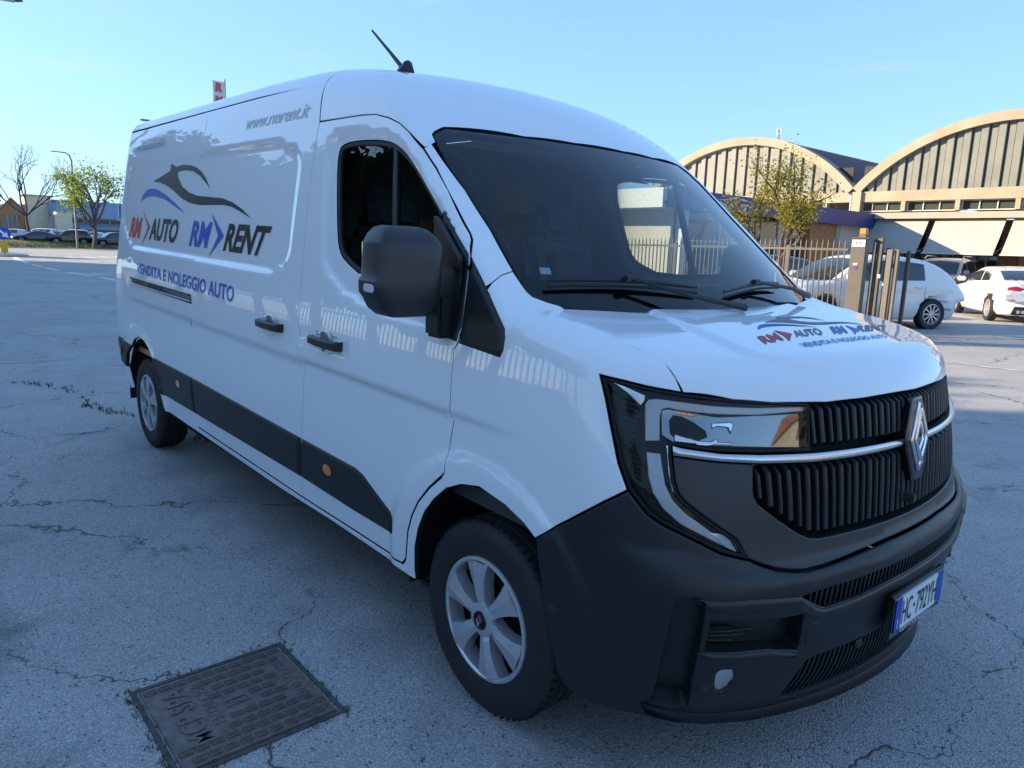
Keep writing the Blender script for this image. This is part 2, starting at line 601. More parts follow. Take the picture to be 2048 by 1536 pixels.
M_PAINT = mat('road_paint', (.62, .62, .60), .7, noise=(6, .25))
def strip(name, pts, w, m, dz=.006):
    P = [np.array(p, float) for p in pts]
    v, f = [], []
    for i, p in enumerate(P):
        a = P[max(i - 1, 0)]; c = P[min(i + 1, len(P) - 1)]
        t = (c - a) / np.linalg.norm(c - a); n = np.array([-t[1], t[0]])
        for s in (1, -1):
            q = p + n * s * w / 2
            v.append((q[0], q[1], ghf(*q) + dz))
    for i in range(len(P) - 1):
        f.append((2 * i, 2 * i + 1, 2 * i + 3, 2 * i + 2))
    return mesh_obj(name, v, f, m)
# edge line of the road running off to the left: solid near the island, then dashes
for k, pts in enumerate(([(-62, 4.9), (-54, 4.1), (-47, 3.75)], [(-45.5, 3.7), (-42, 3.65)], [(-40.5, 3.62), (-37.5, 3.65)], [(-36, 3.70), (-32.5, 3.95)], [(-31.5, 4.05), (-26, 4.25)])):
    strip('road_marking', pts, .22 if k else .30, M_PAINT)['kind'] = 'structure'
for i in range(6):
    x0 = -52 - i * 1.0
    strip('road_marking', [(-58.5 - i * 1.5, 8.2 + i * 1.35), (-61.5 - i * 1.5, 8.0 + i * 1.35)], .5, M_PAINT)['kind'] = 'structure'
# yard line on the right
strip('road_marking', [(-3.6, 10.35), (2.0, 10.6)], .10, mat('worn_paint', (.42, .42, .41), .8, noise=(5, .4)))['kind'] = 'structure'

# far kerb and grass bank
M_KERB = mat('kerb_stone', (.36, .35, .33), .8, noise=(3, .2))
M_GRASS = mat('grass', (.075, .10, .028), .9, noise=(1.4, .45))
def arc_pts(n=26):
    return [(-91.0 - 4.5 * (t * t) , -6 + 46 * t) for t in np.linspace(0, 1, n)]
kp = arc_pts()
v, f = [], []
for i, (x, y) in enumerate(kp):
    z = ghf(x, y)
    v += [(x, y, z - .05), (x, y, z + .13), (x - .25, y, z + .14), (x - .25, y, z - .05)]
for i in range(len(kp) - 1):
    for k in range(3):
        f.append((i * 4 + k, (i + 1) * 4 + k, (i + 1) * 4 + k + 1, i * 4 + k + 1))
mesh_obj('kerb', v, f, M_KERB)['kind'] = 'structure'
v, f = [], []
for i, (x, y) in enumerate(kp):
    for d, dz in ((.25, .10), (1.2, .22), (3.0, .38), (5.0, .42), (6.2, .10)):
        v.append((x - d, y, ghf(x - d, y) + dz + random.uniform(-.03, .03)))
for i in range(len(kp) - 1):
    for k in range(4):
        f.append((i * 5 + k, (i + 1) * 5 + k, (i + 1) * 5 + k + 1, i * 5 + k + 1))
mesh_obj('grass_bank', v, f, M_GRASS, None, True)['kind'] = 'structure'
# grass blades on the bank
def tufts(name, spots, hh, w, m, label, n=5):
    v, f = [], []
    for (x, y, z) in spots:
        for k in range(n):
            a = random.uniform(0, 6.283); r = random.uniform(0, w * 2.5)
            h = hh * random.uniform(.5, 1.2); dx, dy = math.cos(a), math.sin(a)
            bx, by = x + dx * r, y + dy * r
            lx, ly = random.uniform(-.4, .4) * h, random.uniform(-.4, .4) * h
            i = len(v)
            v += [(bx - dy * w * .3, by + dx * w * .3, z), (bx + dy * w * .3, by - dx * w * .3, z), (bx + lx, by + ly, z + h)]
            f.append((i, i + 1, i + 2))
    o = mesh_obj(name, v, f, m)
    return tag(o, label, 'grass', None, 'stuff')
sp = []
for _ in range(1500):
    t = random.random(); i = min(int(t * 25), 24)
    x = kp[i][0] + (kp[i + 1][0] - kp[i][0]) * (t * 25 - i); y = kp[i][1] + (kp[i + 1][1] - kp[i][1]) * (t * 25 - i)
    d = random.uniform(.5, 5.5)
    sp.append((x - d, y, ghf(x - d, y) + .22))
tufts('bank_grass', sp, .35, .10, mat('dry_grass', (.21, .17, .055), .9, noise=(.6, .4)), 'dry and green grass growing on the bank across the road')
# small traffic island
b = MB()
isl = [(-60.8 + 2.2 * math.cos(t), 4.3 + 1.3 * math.sin(t)) for t in np.linspace(0, 2 * math.pi, 24, endpoint=False)]
b.prism(isl, lambda x, y: (x, y, -.02), lambda x, y: (x, y, .13))
b.obj('traffic_island', M_KERB)['kind'] = 'structure'

# ------------------------------------------------------------------ manhole cover in the pavement
M_IRON = mat('cast_iron', (.155, .122, .112), .55, .2, noise=(30, .35), bump=(220, .35, .002))
mh_ = thing('manhole_cover', 'square cast-iron manhole cover with raised letters set in the asphalt', 'manhole cover', (-1.54, -1.65, 0))
b = MB(); b.box((0, 0, -.018), (.516, .512, .05)); b.obj('cover_plate', M_IRON, mh_, bevel=.003)
b = MB()
for (cx, cy, sx, sy) in ((-.273, 0, .018, .56), (.273, 0, .018, .56), (0, -.271, .528, .018), (0, .271, .528, .018)):
    b.box((cx, cy, -.015), (sx, sy, .040))
b.obj('frame', mat('iron_frame', (.075, .066, .060), .8, noise=(20, .4)), mh_)
b = MB()
for k in (-1, 0, 1): b.box((k * .0095, 0, .009), (.0045, .044 - abs(k) * .004, .007))
pad0 = None
iron_letters = []
for i in range(10):
    for j in range(10):
        x = -.225 + i * .050; y = -.225 + j * .050 + (.025 if i % 2 else 0)
        if y > .235: continue
        if -.20 < x < .175 and y < -.035 and y > -.235 and x > -.21: 
            if y < -.06: continue
        if abs(x) < .06 and abs(y) < .065: continue
        if y > .165 and -.17 < x < .12: continue
        if pad0 is None:
            pad0 = b.obj('tread_pad', M_IRON, mh_); o = pad0
        else:
            o = pad0.copy(); COL.objects.link(o)
        o.location = (x, y, 0)
def flat_text(s, x0, x1, y0, y1, z, m, parent, name='raised_letters', h=.004):
    """raised lettering; runs from x0 to x1 with its feet at y0 and heads at y1"""
    v, fc = text_poly(s, .01)
    n = len(v)
    V = [(x0 + (x1 - x0) * a, y0 + (y1 - y0) * c, z + h) for a, c in v] + [(x0 + (x1 - x0) * a, y0 + (y1 - y0) * c, z) for a, c in v]
    cnt = {}
    for q in fc:
        for i in range(3):
            e = (q[i], q[(i + 1) % 3]); cnt[e] = 1
    side = [(a, c, c + n, a + n) for (a, c) in cnt if (c, a) not in cnt]
    return mesh_obj(name, V, list(fc) + side, m, parent)
# ------------------------------------------------------------------ vaulted halls across the yard
M_CREAM = mat('cream_concrete', (.30, .265, .20), .85, noise=(.9, .16))
M_CREAM2 = mat('pale_concrete', (.33, .305, .255), .85, noise=(1.2, .14))
M_CLAD = mat('fibre_cladding', (.145, .160, .148), .55, noise=(.8, .22))
M_VAULT = mat('vault_roof', (.085, .045, .055), .7, noise=(.5, .2))
M_BRICK = mat('brick', (.26, .12, .07), .85, noise=(9, .3))
M_WGLASS = mat('window_glass', (.05, .065, .06), .06, 0, 0, .8)
M_WFRAME = mat('window_frame', (.55, .54, .50), .6)
M_CANVAS = mat('awning_canvas', (.36, .35, .325), .8, noise=(1.5, .06))
M_STEELD = mat('dark_steel', (.10, .095, .09), .6)
M_DARKROOM = mat('dark_opening', (.03, .03, .032), .8)
YF = 31.5
def frame_box(b, x0, x1, z0, z1, y, t, d):
    b.box(((x0 + x1) / 2, y, z1 - t / 2), (x1 - x0, d, t)); b.box(((x0 + x1) / 2, y, z0 + t / 2), (x1 - x0, d, t))
    b.box((x0 + t / 2, y, (z0 + z1) / 2), (t, d, z1 - z0 - 2 * t)); b.box((x1 - t / 2, y, (z0 + z1) / 2), (t, d, z1 - z0 - 2 * t))
def hall(x0, label, lower=True):
    S = 12.0; xc = x0 + S / 2; zb = 4.83; rise = 2.70
    rad = (S * S / 4 + rise * rise) / (2 * rise); zc = zb + rise - rad
    h = thing('vaulted_hall', label, 'building', (xc, YF, 0), 0, 'vaulted halls across the yard')
    arc = lambda x, r=rad: zc + math.sqrt(max(r * r - x * x, 0))
    amax = math.asin(S / 2 / rad)
    th = np.linspace(-amax, amax, 41)
    def band(r0, r1, y0, y1, name, m):
        b = MB(); v = []
        for t in th:
            for (r, y) in ((r0, y0), (r1, y0), (r1, y1), (r0, y1)):
                v.append((r * math.sin(t), y, zc + r * math.cos(t)))
        f = []
        for i in range(len(th) - 1):
            for k in range(4):
                f.append((i * 4 + k, i * 4 + (k + 1) % 4, (i + 1) * 4 + (k + 1) % 4, (i + 1) * 4 + k))
        f += [(0, 1, 2, 3), tuple(range((len(th) - 1) * 4, len(th) * 4))]
        b.add(v, f)
        return b.obj(name, m, h)
    band(rad - .36, rad + .02, -.30, .30, 'arch_rim', M_CREAM)
    band(rad - .08, rad, .30, 42., 'vault_roof', M_VAULT)
    for yy in (5., 11., 17.):
        for xx, aa in ((-1.2, -.13),):
            b = MB(); b.box((xx, yy, arc(xx) + .05), (1.6, 3.0, .24), Matrix.Rotation(aa, 3, 'Y')); b.obj('skylight', M_WFRAME, h)
    # gable infill of upright cladding sheets, alternately proud
    n = 38; w = (S - .5) / n
    for i in range(n):
        a = -S / 2 + .25 + i * w
        e = a + w
        top = min(arc(a, rad - .33), arc(e, rad - .33)); hi = max(arc(a, rad - .33), arc(e, rad - .33))
        if top < zb - .05: continue
        d = -.06 if i % 2 else .03
        b = MB()
        za, ze = arc(a, rad - .33), arc(e, rad - .33)
        b.add([(a, d, 4.66), (e, d, 4.66), (e, d, ze), (a, d, za), (a + .03, d - .05, 4.66), (e - .03, d - .05, 4.66), (e - .03, d - .05, ze), (a + .03, d - .05, za)],
              [(4, 5, 6, 7), (0, 4, 7, 3), (1, 2, 6, 5), (3, 7, 6, 2), (0, 1, 5, 4)])
        b.obj('cladding_sheet', M_CLAD, h)
    b = MB(); b.box((0, .12, 5.2), (S - .5, .04, 1.2)); b.obj('gable_backing', M_DARKROOM, h)
    # ring beam, window band, canopy beam
    b = MB(); b.box((0, .0, 4.45), (S, .40, .44)); b.obj('ring_beam', M_CREAM, h)
    b = MB(); b.box((0, -.30, 3.58), (S, .9, .25)); b.obj('canopy_beam', M_CREAM2, h)
    b = MB(); b.box((-S / 2 + .22, -.08, 4.15), (.38, .50, 1.05)); b.obj('pilaster', M_CREAM, h)
    for i in range(6):
        xa = -S / 2 + .14 + i * 1.96 if False else -S / 2 + .16 + i * 2.13
        xb = xa + 1.94
        if xb > S / 2: continue
        wv = MB(); wv.box(((xa + xb) / 2, .10, 4.02), (xb - xa, .03, .42)); win = wv.obj('window', M_WGLASS, h)
        b = MB(); frame_box(b, xa, xb, 3.81, 4.23, .06, .035, .06)
        for k in (1, 2): b.box((xa + (xb - xa) * k / 3, .06, 4.02), (.035, .06, .36))
        b.obj('window_frame', M_WFRAME, win)
        b = MB(); b.box((xb + .095, -.02, 4.02), (.18, .34, .42)); b.obj('mullion_pier', M_CREAM, h)
    if not lower: 
        b = MB(); b.box((0, .1, 1.8), (S, .1, 3.4)); b.obj('wall', M_BRICK, h)
        return h
    b = MB(); b.box((0, .30, 1.7), (S, .2, 3.4)); b.obj('wall', M_DARKROOM, h)
    b = MB(); b.box((0, .05, .55), (S, .25, .75)); b.obj('wall_base', M_BRICK, h)
    b = MB(); b.box((0, -.08, .93), (S, .12, .05)); b.obj('window_sill', M_CREAM2, h)
    for i in range(5):
        x = -S / 2 + .78 + i * 2.80
        if x + .25 > S / 2: continue
        b = MB(); b.box((x, .0, 1.8), (.62, .34, 3.2)); b.obj('brick_pier', M_BRICK, h)
        b = MB(); b.box((x + .48, .05, 1.8), (.30, .20, 3.2)); b.obj('wall_strip', M_CREAM, h)
        xa, xb = x + .70, x + 2.42
        if xb < S / 2:
            wv = MB(); wv.box(((xa + xb) / 2, .17, 1.55), (xb - xa, .03, 1.15)); win = wv.obj('window', M_WGLASS, h)
            b = MB(); frame_box(b, xa, xb, .97, 2.13, .13, .05, .05)
            for k in (1, 2, 3): b.box((xa + (xb - xa) * k / 4, .13, 1.55), (.05, .05, 1.06))
            b.obj('window_frame', M_WFRAME, win)
        # sloping canvas awning between the piers
        xa, xb = x + .12, x + 2.66
        if xb > S / 2 + .2: continue
        v, f = [], []
        nx = 13
        for k in range(nx):
            u = k / (nx - 1)
            for j in range(5):
                t = j / 4
                sag = .03 * math.sin(math.pi * t) + .012 * math.sin(u * 40) * t
                v.append((xa + (xb - xa) * u, -.46 - 1.05 * t + sag, 3.44 - 1.42 * t - sag))
        nv_ = len(v)
        v += [(p[0], p[1] + .012, p[2] - .012) for p in v]
        for k in range(nx - 1):
            for j in range(4):
                a = k * 5 + j
                f.append((a, a + 5, a + 6, a + 1)); f.append((nv_ + a, nv_ + a + 1, nv_ + a + 6, nv_ + a + 5))
        aw = mesh_obj('awning', v, f, M_CANVAS, h, True)
        b = MB(); b.tube([(xa - .02, -1.52, 2.02), (xb + .02, -1.52, 2.02)], .03, 6)
        for xx in (xa + .05, xb - .05):
            b.tube([(xx, -1.50, 2.02), (xx, -.20, 2.35)], .018, 5)
        b.obj('awning_bar', M_WFRAME, aw)
    return h
hall_r = hall(-15.04, 'barrel-vaulted hall with ribbed grey gable and white awnings, rightmost, cut by the picture edge')
hall_l = hall(-27.04, 'barrel-vaulted hall standing behind the yellow-green tree, its arch wholly in view')
b = MB(); b.tube([(-15.06, YF - .30, 3.7), (-15.06, YF - .30, 4.5), (-15.3, YF - .34, 4.62)], .05, 8); 
tag(b.obj('drain_pipe', mat('zinc', (.40, .41, .42), .5, .4), None), 'zinc rain pipe running down between the two vaulted halls', 'drainpipe')
b = MB(); b.tube([(-19.3, 33.0, 5.6), (-19.3, 33.0, 8.0)], .025, 6); mast = None
ant = thing('roof_antenna', 'thin mast antenna rising from the roof of the vaulted hall behind the tree', 'antenna', (-20.0, 33.0, 0))
b = MB(); b.tube([(0, 0, 6.9), (0, 0, 8.05)], .028, 6); b.obj('mast', M_STEELD, ant)
b = MB(); b.box((-.10, 0, 7.95), (.05, .06, .35)); b.box((.10, 0, 8.0), (.05, .06, .25)); b.box((0, 0, 7.85), (.22, .04, .03)); b.obj('panel_aerial', M_WFRAME, ant)

# ------------------------------------------------------------------ dealership block with the blue fascia
M_FASB = mat('blue_fascia', (.012, .035, .20), .45, noise=(1., .1))
M_FASW = mat('white_fascia', (.62, .64, .66), .5, noise=(1., .05))
M_ORBR = mat('orange_brick', (.36, .18, .08), .85, noise=(6, .18))
M_STORE = mat('shop_glass', (.035, .045, .05), .05, 0, 0, .9)
M_MESHW = mat('pale_wall', (.52, .50, .45), .8, noise=(1., .1))
ds = thing('car_showroom', 'low car showroom with white and blue fascia, glass front and an orange brick end', 'building', (-14, 16.5, 0))
b = MB(); b.box((-9.0, 7.3, 3.45), (18.3, 14.9, .35)); b.obj('roof', M_FASW, ds)
b = MB(); b.box((.20, 7.45, 3.37), (.10, 15.1, .60)); fb = b.obj('blue_fascia', M_FASB, ds)
for i in range(6):
    b = MB(); b.box((-1.42 - i * 3.02, -.20, 3.37), (3.00, .10, .60)); b.obj('white_fascia_panel', M_FASW, ds)
b = MB(); b.box((-9, 7.4, 3.15), (18, 14.6, .10)); b.obj('soffit', M_MESHW, ds)
b = MB(); b.box((-.18, 10.35, 1.62), (.30, 2.1, 2.95)); b.obj('orange_brick_wall', M_ORBR, ds)
b = MB(); b.box((-.16, 11.6, 1.62), (.34, .38, 2.95)); b.obj('corner_strip', M_CREAM2, ds)
b = MB(); b.box((-.25, 13.4, 1.62), (.25, 3.2, 2.95)); b.obj('side_wall', M_MESHW, ds)
for i in range(4):
    y0 = 1.4 + i * 1.95
    wv = MB(); wv.box((-.25, y0 + .95, 1.65), (.04, 1.86, 2.9)); win = wv.obj('shop_window', M_STORE, ds)
    b = MB(); b.box((-.22, y0, 1.65), (.10, .07, 2.9)); b.box((-.22, y0 + .95, 2.1), (.08, 1.88, .05)); b.obj('window_frame', M_WFRAME, win)
b = MB(); b.box((-.20, 1.2, 1.65), (.28, .30, 2.9)); b.obj('corner_column', M_FASW, ds)
for i in range(5):
    x0 = -.4 - i * 3.1
    if i == 0:
        b = MB(); b.box((x0 - 1.5, .95, 1.65), (3.0, .15, 2.9)); b.obj('front_wall', M_MESHW, ds)
    else:
        wv = MB(); wv.box((x0 - 1.5, .95, 1.65), (3.0, .04, 2.9)); win = wv.obj('shop_window', M_STORE, ds)
        b = MB(); b.box((x0, .92, 1.65), (.08, .10, 2.9)); b.obj('window_frame', M_WFRAME, win)
# ------------------------------------------------------------------ railing with pointed bars, gate post and folded gate
M_FENCE = mat('fence_paint', (.075, .068, .060), .55, .2, noise=(5, .25))
M_POST = mat('post_paint', (.125, .115, .102), .5, .2, noise=(3, .15))
FY = 11.8
fence = thing('railing_fence', 'grey steel railing of pointed upright bars along the yard', 'fence', (-14, FY, ghf(-14, FY)))
b = MB(); b.box((0, 0, 0), (.022, .022, 1.78)); b.add([(-.011, -.011, .89), (.011, -.011, .89), (.011, .011, .89), (-.011, .011, .89), (0, 0, 1.0)], [(0, 1, 4), (1, 2, 4), (2, 3, 4), (3, 0, 4)])
bar0 = None
nb_ = int((30.2 - 5.85) / .114)
for i in range(nb_):
    x = -5.92 - i * .114
    if bar0 is None: bar0 = b.obj('fence_bar', M_FENCE, fence); o = bar0
    else: o = bar0.copy(); COL.objects.link(o)
    o.location = (x + 14, 0, .99 - .05)
for z in (1.73, .22):
    b = MB(); b.box((-4.0, .0, z), (24.3, .035, .045)); b.obj('fence_rail', M_FENCE, fence)
for i in range(9):
    b = MB(); b.box((7.5 - i * 2.85 - .6, .02, .90), (.07, .07, 1.80)); b.obj('fence_post', M_FENCE, fence)
b = MB(); b.box((-4, 0, .04), (24.3, .22, .12)); b.obj('fence_plinth', M_CREAM2, fence)

gz = ghf(-5.62, FY)
gp = thing('gate_post', 'broad grey gate post carrying the house number 69', 'post', (-5.63, FY, gz), R(8))
b = MB(); b.box((0, 0, .97), (.27, .22, 1.94)); b.obj('post_body', M_POST, gp, bevel=.008)
b = MB(); b.box((.02, 0, 1.95), (.32, .26, .03)); b.obj('post_cap', M_FENCE, gp)
b = MB(); b.box((0, -.115, 1.85), (.235, .012, .13)); npl = b.obj('number_sign', M_PLATEW, gp)
b = MB(); b.box((-.02, -.114, 1.46), (.075, .006, .04)); b.obj('sticker', M_PLATEW, gp)
b = MB(); b.box((-.02, -.1145, 1.42), (.075, .006, .04)); b.obj('sticker', M_RED_VIN, gp)
b = MB(); b.box((-.02, -.114, 1.385), (.075, .006, .025)); b.obj('sticker', M_BLUE_VIN, gp)
fl_ = thing('flasher_lamp', 'amber gate flasher lamp sitting on top of the post numbered 69', 'lamp', (-5.60, FY + .02, gz + 1.965))
b = MB(); b.box((0, 0, .02), (.14, .10, .05)); b.obj('lamp_base', M_FENCE, fl_)
b = MB(); b.box((0, 0, .11), (.13, .09, .12)); b.obj('lamp_lens', mat('brown_amber_lens', (.35, .20, .06), .3, 0, .3), fl_, bevel=.01)
gate = thing('steel_gate', 'dark steel gate folded open behind the post numbered 69', 'gate', (-5.16, FY + .1, gz))
for i, (x, y, w, hh) in enumerate(((-.21, -.05, .055, 1.90), (-.13, .0, .09, 1.93), (-.02, .10, .06, 1.75), (.06, .0, .10, 1.72), (.17, .05, .07, 1.72), (.25, .35, .06, 1.70))):
    b = MB(); b.box((x, y, hh / 2 + .03), (w, .07, hh)); b.obj('gate_upright', M_POST if i in (3, 4) else M_FENCE, gate, bevel=.004)
for i in range(14):
    b = MB(); b.box((-.06 - .05 * i, .5 + .125 * i, .92), (.022, .022, 1.70)); b.obj('gate_bar', M_FENCE, gate)
for z in (.15, 1.6):
    b = MB(); b.tube([(-.06, .5, z), (-.76, 2.25, z)], .024, 5); b.obj('gate_rail', M_FENCE, gate)
b = MB(); b.box((-.07, -.06, 1.25), (.05, .05, .07)); b.box((.02, -.0, 1.10), (.06, .06, .05)); b.obj('gate_lock', M_WFRAME, gate)

# ------------------------------------------------------------------ far buildings to the left
M_FROOF = mat('blue_grey_roof', (.17, .23, .30), .5, noise=(.4, .12))
M_FWALL = mat('far_cream_wall', (.60, .53, .38), .9, noise=(.3, .12))
M_FGREY = mat('far_grey_wall', (.34, .35, .36), .9, noise=(.3, .12))
def far_bld(name, label, loc, parts, rz=0.):
    t = thing(name, label, 'building', loc, rz)
    return t
FX = -148.
tw_ = far_bld('stair_tower', 'tall plain cream tower block behind the bare tree', (FX, 18.7, 0), [])
b = MB(); b.box((0, 0, 3.9), (5, 3.6, 7.8)); b.obj('wall', M_FWALL, tw_)
b = MB(); b.box((0, 0, 7.85), (5.6, 4.3, .14)); b.obj('roof', M_FGREY, tw_)
b = MB(); b.tube([(2.55, 1.5, 0), (2.55, 1.5, 7.7)], .08, 5); b.obj('rain_pipe', M_FGREY, tw_)
for k, yc in enumerate((14.9, 11.5, 8.1)):
    s_ = far_bld('gabled_shed', ('gabled brick shed with a glazed front beside the cream tower', 'gabled shed second from the cream tower', 'gabled shed at the left edge, partly cut off')[k], (FX, yc, 0), [])
    b = MB(); b.prism([(-1.65, 0), (1.65, 0), (1.65, 5.4), (0, 7.2), (-1.65, 5.4)], lambda y, z: (-6, y, z), lambda y, z: (2.5, y, z)); b.obj('wall', M_ORBR if k == 0 else M_FWALL, s_)
    for sg in (-1, 1):
        b = MB(); b.add([(-6.2, 0, 7.3), (2.9, 0, 7.3), (2.9, sg * 1.85, 5.3), (-6.2, sg * 1.85, 5.3), (-6.2, 0, 7.15), (2.9, 0, 7.15), (2.9, sg * 1.85, 5.15), (-6.2, sg * 1.85, 5.15)], [(0, 1, 2, 3), (4, 7, 6, 5), (1, 5, 6, 2), (3, 2, 6, 7)]); b.obj('roof', M_FROOF, s_)
    wv = MB(); wv.box((2.55, 0, 3.2), (.08, 2.5, 2.6)); win = wv.obj('window', M_WGLASS, s_)
    b = MB()
    for q in (-.6, 0, .6): b.box((2.6, q, 3.2), (.06, .10, 2.6))
    b.obj('window_frame', M_FGREY, win)
ls = far_bld('long_shed', 'long low workshop with a blue-grey roof behind the green tree', (FX + 2, 29.5, 0), [])
b = MB(); b.box((0, 0, 2.2), (8, 19, 4.4)); b.obj('wall', M_FGREY, ls)
b = MB(); b.add([(4.6, -9.6, 4.6), (4.6, 9.6, 4.6), (-1, 9.6, 7.4), (-1, -9.6, 7.4), (4.6, -9.6, 4.4), (4.6, 9.6, 4.4), (-1, 9.6, 7.2), (-1, -9.6, 7.2)], [(0, 1, 2, 3), (4, 7, 6, 5), (0, 4, 5, 1), (1, 5, 6, 2), (0, 3, 7, 4)]); b.obj('roof', M_FROOF, ls)
wv = MB(); wv.box((4.05, 0, 3.9), (.10, 18.4, .6)); win = wv.obj('window', M_WGLASS, ls)
b = MB()
for i in range(10): b.box((4.12, -9 + i * 2, 3.9), (.06, .15, .6))
b.obj('window_frame', M_FGREY, win)
b = MB(); b.add([(4.1, -6, 3.5), (4.1, 9, 3.5), (6.6, 9, 2.7), (6.6, -6, 2.7), (4.1, -6, 3.35), (4.1, 9, 3.35), (6.6, 9, 2.55), (6.6, -6, 2.55)], [(0, 1, 2, 3), (4, 7, 6, 5), (3, 2, 6, 7), (0, 3, 7, 4)]); b.obj('lean_to_roof', M_FROOF, ls)
b = MB(); b.box((5.4, -8.2, 2.6), (2.4, 2.2, 5.2)); b.obj('cream_annex', M_FWALL, ls)
kb = far_bld('kiosk', 'white kiosk with a blue band at the rear corner of the van', (-150, 33.4, 0), [])
b = MB(); b.box((0, 0, 2.4), (3, 3.4, 4.8)); b.obj('wall', M_FASW, kb)
b = MB(); b.box((1.55, 0, 3.2), (.1, 3.4, .8)); b.obj('blue_band', M_FASB, kb)
gs = thing('direction_sign', 'blue direction sign peeping out beside the rear of the van', 'sign', (-120, 25.6, 0))
b = MB(); b.box((0, 0, 5.2), (.1, 1.3, 1.9)); b.obj('sign_panel', mat('sign_blue', (.03, .12, .30), .5), gs)
b = MB(); b.tube([(0, 0, 0), (0, 0, 4.3)], .06, 6); b.obj('sign_pole', M_FGREY, gs)
# ------------------------------------------------------------------ trees
def leaf_mat(name, c, tr):
    m = bpy.data.materials.new(name); m.use_nodes = True
    nt = m.node_tree; nt.nodes.clear(); N = nt.nodes
    o = N.new('ShaderNodeOutputMaterial'); d = N.new('ShaderNodeBsdfDiffuse'); t = N.new('ShaderNodeBsdfTranslucent'); mx = N.new('ShaderNodeMixShader')
    tc = N.new('ShaderNodeTexCoord'); no = N.new('ShaderNodeTexNoise'); no.inputs['Scale'].default_value = 1.7; no.inputs['Detail'].default_value = 5
    nt.links.new(tc.outputs['Object'], no.inputs['Vector'])
    r = N.new('ShaderNodeValToRGB')
    r.color_ramp.elements[0].position = .3; r.color_ramp.elements[1].position = .7
    r.color_ramp.elements[0].color = (*[q * .6 for q in c], 1); r.color_ramp.elements[1].color = (*[min(q * 1.35, 1) for q in c], 1)
    nt.links.new(no.outputs['Fac'], r.inputs[0])
    nt.links.new(r.outputs[0], d.inputs[0]); nt.links.new(r.outputs[0], t.inputs[0])
    mx.inputs[0].default_value = tr
    nt.links.new(d.outputs[0], mx.inputs[1]); nt.links.new(t.outputs[0], mx.inputs[2]); nt.links.new(mx.outputs[0], o.inputs['Surface'])
    return m
M_BARK = mat('bark', (.085, .065, .05), .9, noise=(6, .35))
M_LEAFY = leaf_mat('yellow_green_leaf', (.26, .245, .045), .45)
M_LEAFG = leaf_mat('fresh_green_leaf', (.22, .28, .035), .5)
M_PINE = leaf_mat('dark_pine_leaf', (.028, .048, .018), .12)
def branch_tree(rs, h0, length, depth, r0, spread, up, lens=.72, nsub=(2, 4), wig=.25):
    """returns list of (path, radii) and tip points"""
    segs, tips = [], []
    def grow(p, d, L, r, k):
        n = 4
        path = [p.copy()]; rad = [r]
        for i in range(n):
            d = (d + Vector((rs.uniform(-wig, wig), rs.uniform(-wig, wig), rs.uniform(-wig, wig) + up * .12))).normalized()
            p = p + d * (L / n)
            path.append(p.copy()); rad.append(r * (1 - .45 * (i + 1) / n))
        segs.append((path, rad))
        if k <= 1:
            for q in path[1:]: tips.append((q.copy(), k))
        if k == 0: return
        for i in range(rs.randint(*nsub)):
            t = rs.uniform(.45, 1.0) if i else 1.0
            q = path[min(n, max(1, int(round(t * n))))]
            a = rs.uniform(0, 6.283); s = spread * rs.uniform(.6, 1.2)
            ax = d.orthogonal().normalized(); ax.rotate(Matrix.Rotation(a, 3, d))
            nd = d.copy(); nd.rotate(Matrix.Rotation(s, 3, ax))
            grow(q, nd, L * lens * rs.uniform(.75, 1.15), r * .55 * rs.uniform(.8, 1.1), k - 1)
    return grow, segs, tips
def leaves(pts, rs, n, size, jit, fold=True):
    v, f = [], []
    for _ in range(n):
        p = rs.choice(pts)
        c = Vector((p[0] + rs.gauss(0, jit), p[1] + rs.gauss(0, jit), p[2] + rs.gauss(0, jit)))
        a = Vector((rs.gauss(0, 1), rs.gauss(0, 1), rs.gauss(0, .7)))
        a = a.normalized() if a.length > .01 else Vector((1, 0, 0))
        w = a.orthogonal().normalized(); w.rotate(Matrix.Rotation(rs.uniform(0, 6.28), 3, a))
        s = size * rs.uniform(.6, 1.35)
        i = len(v)
        v += [c - a * s * .5, c + w * s * .32, c + a * s * .5, c - w * s * .32]
        f.append((i, i + 1, i + 2, i + 3))
    return v, f
def tree(name, label, loc, seed, th, tr, stems, length, depth, spread, up, nleaf, lsize, lm, jit=.1, lens=.72, nsub=(2, 4), group=None, lean=(0, 0)):
    rs = random.Random(seed)
    t = thing(name, label, 'tree', loc, 0, group)
    grow, segs, tips = branch_tree(rs, th, length, depth, tr, spread, up, lens, nsub)
    p = Vector((0, 0, -.1)); path = [p.copy()]; rad = [tr * 1.25]
    for i in range(5):
        p = p + Vector((rs.uniform(-.03, .03) * th + lean[0] * th / 5, rs.uniform(-.03, .03) * th + lean[1] * th / 5, th / 5)); path.append(p.copy()); rad.append(tr * (1.1 - .07 * i))
    segs.append((path, rad))
    for (dx, dy, dz, L, q) in stems:
        grow(path[min(5, int(q * 5))].copy(), Vector((dx, dy, dz)).normalized(), L, tr * .62, depth)
    b = MB()
    for pa, ra in segs:
        b.tube(pa, [max(x, .006) for x in ra], 6 if ra[0] > tr * .3 else 4, False)
    tk = b.obj('trunk', M_BARK, t, smooth=True, fix=False)
    if nleaf:
        v, f = leaves([q for q, k in tips], rs, nleaf, lsize, jit)
        mesh_obj('crown', v, f, lm, t)
    return t
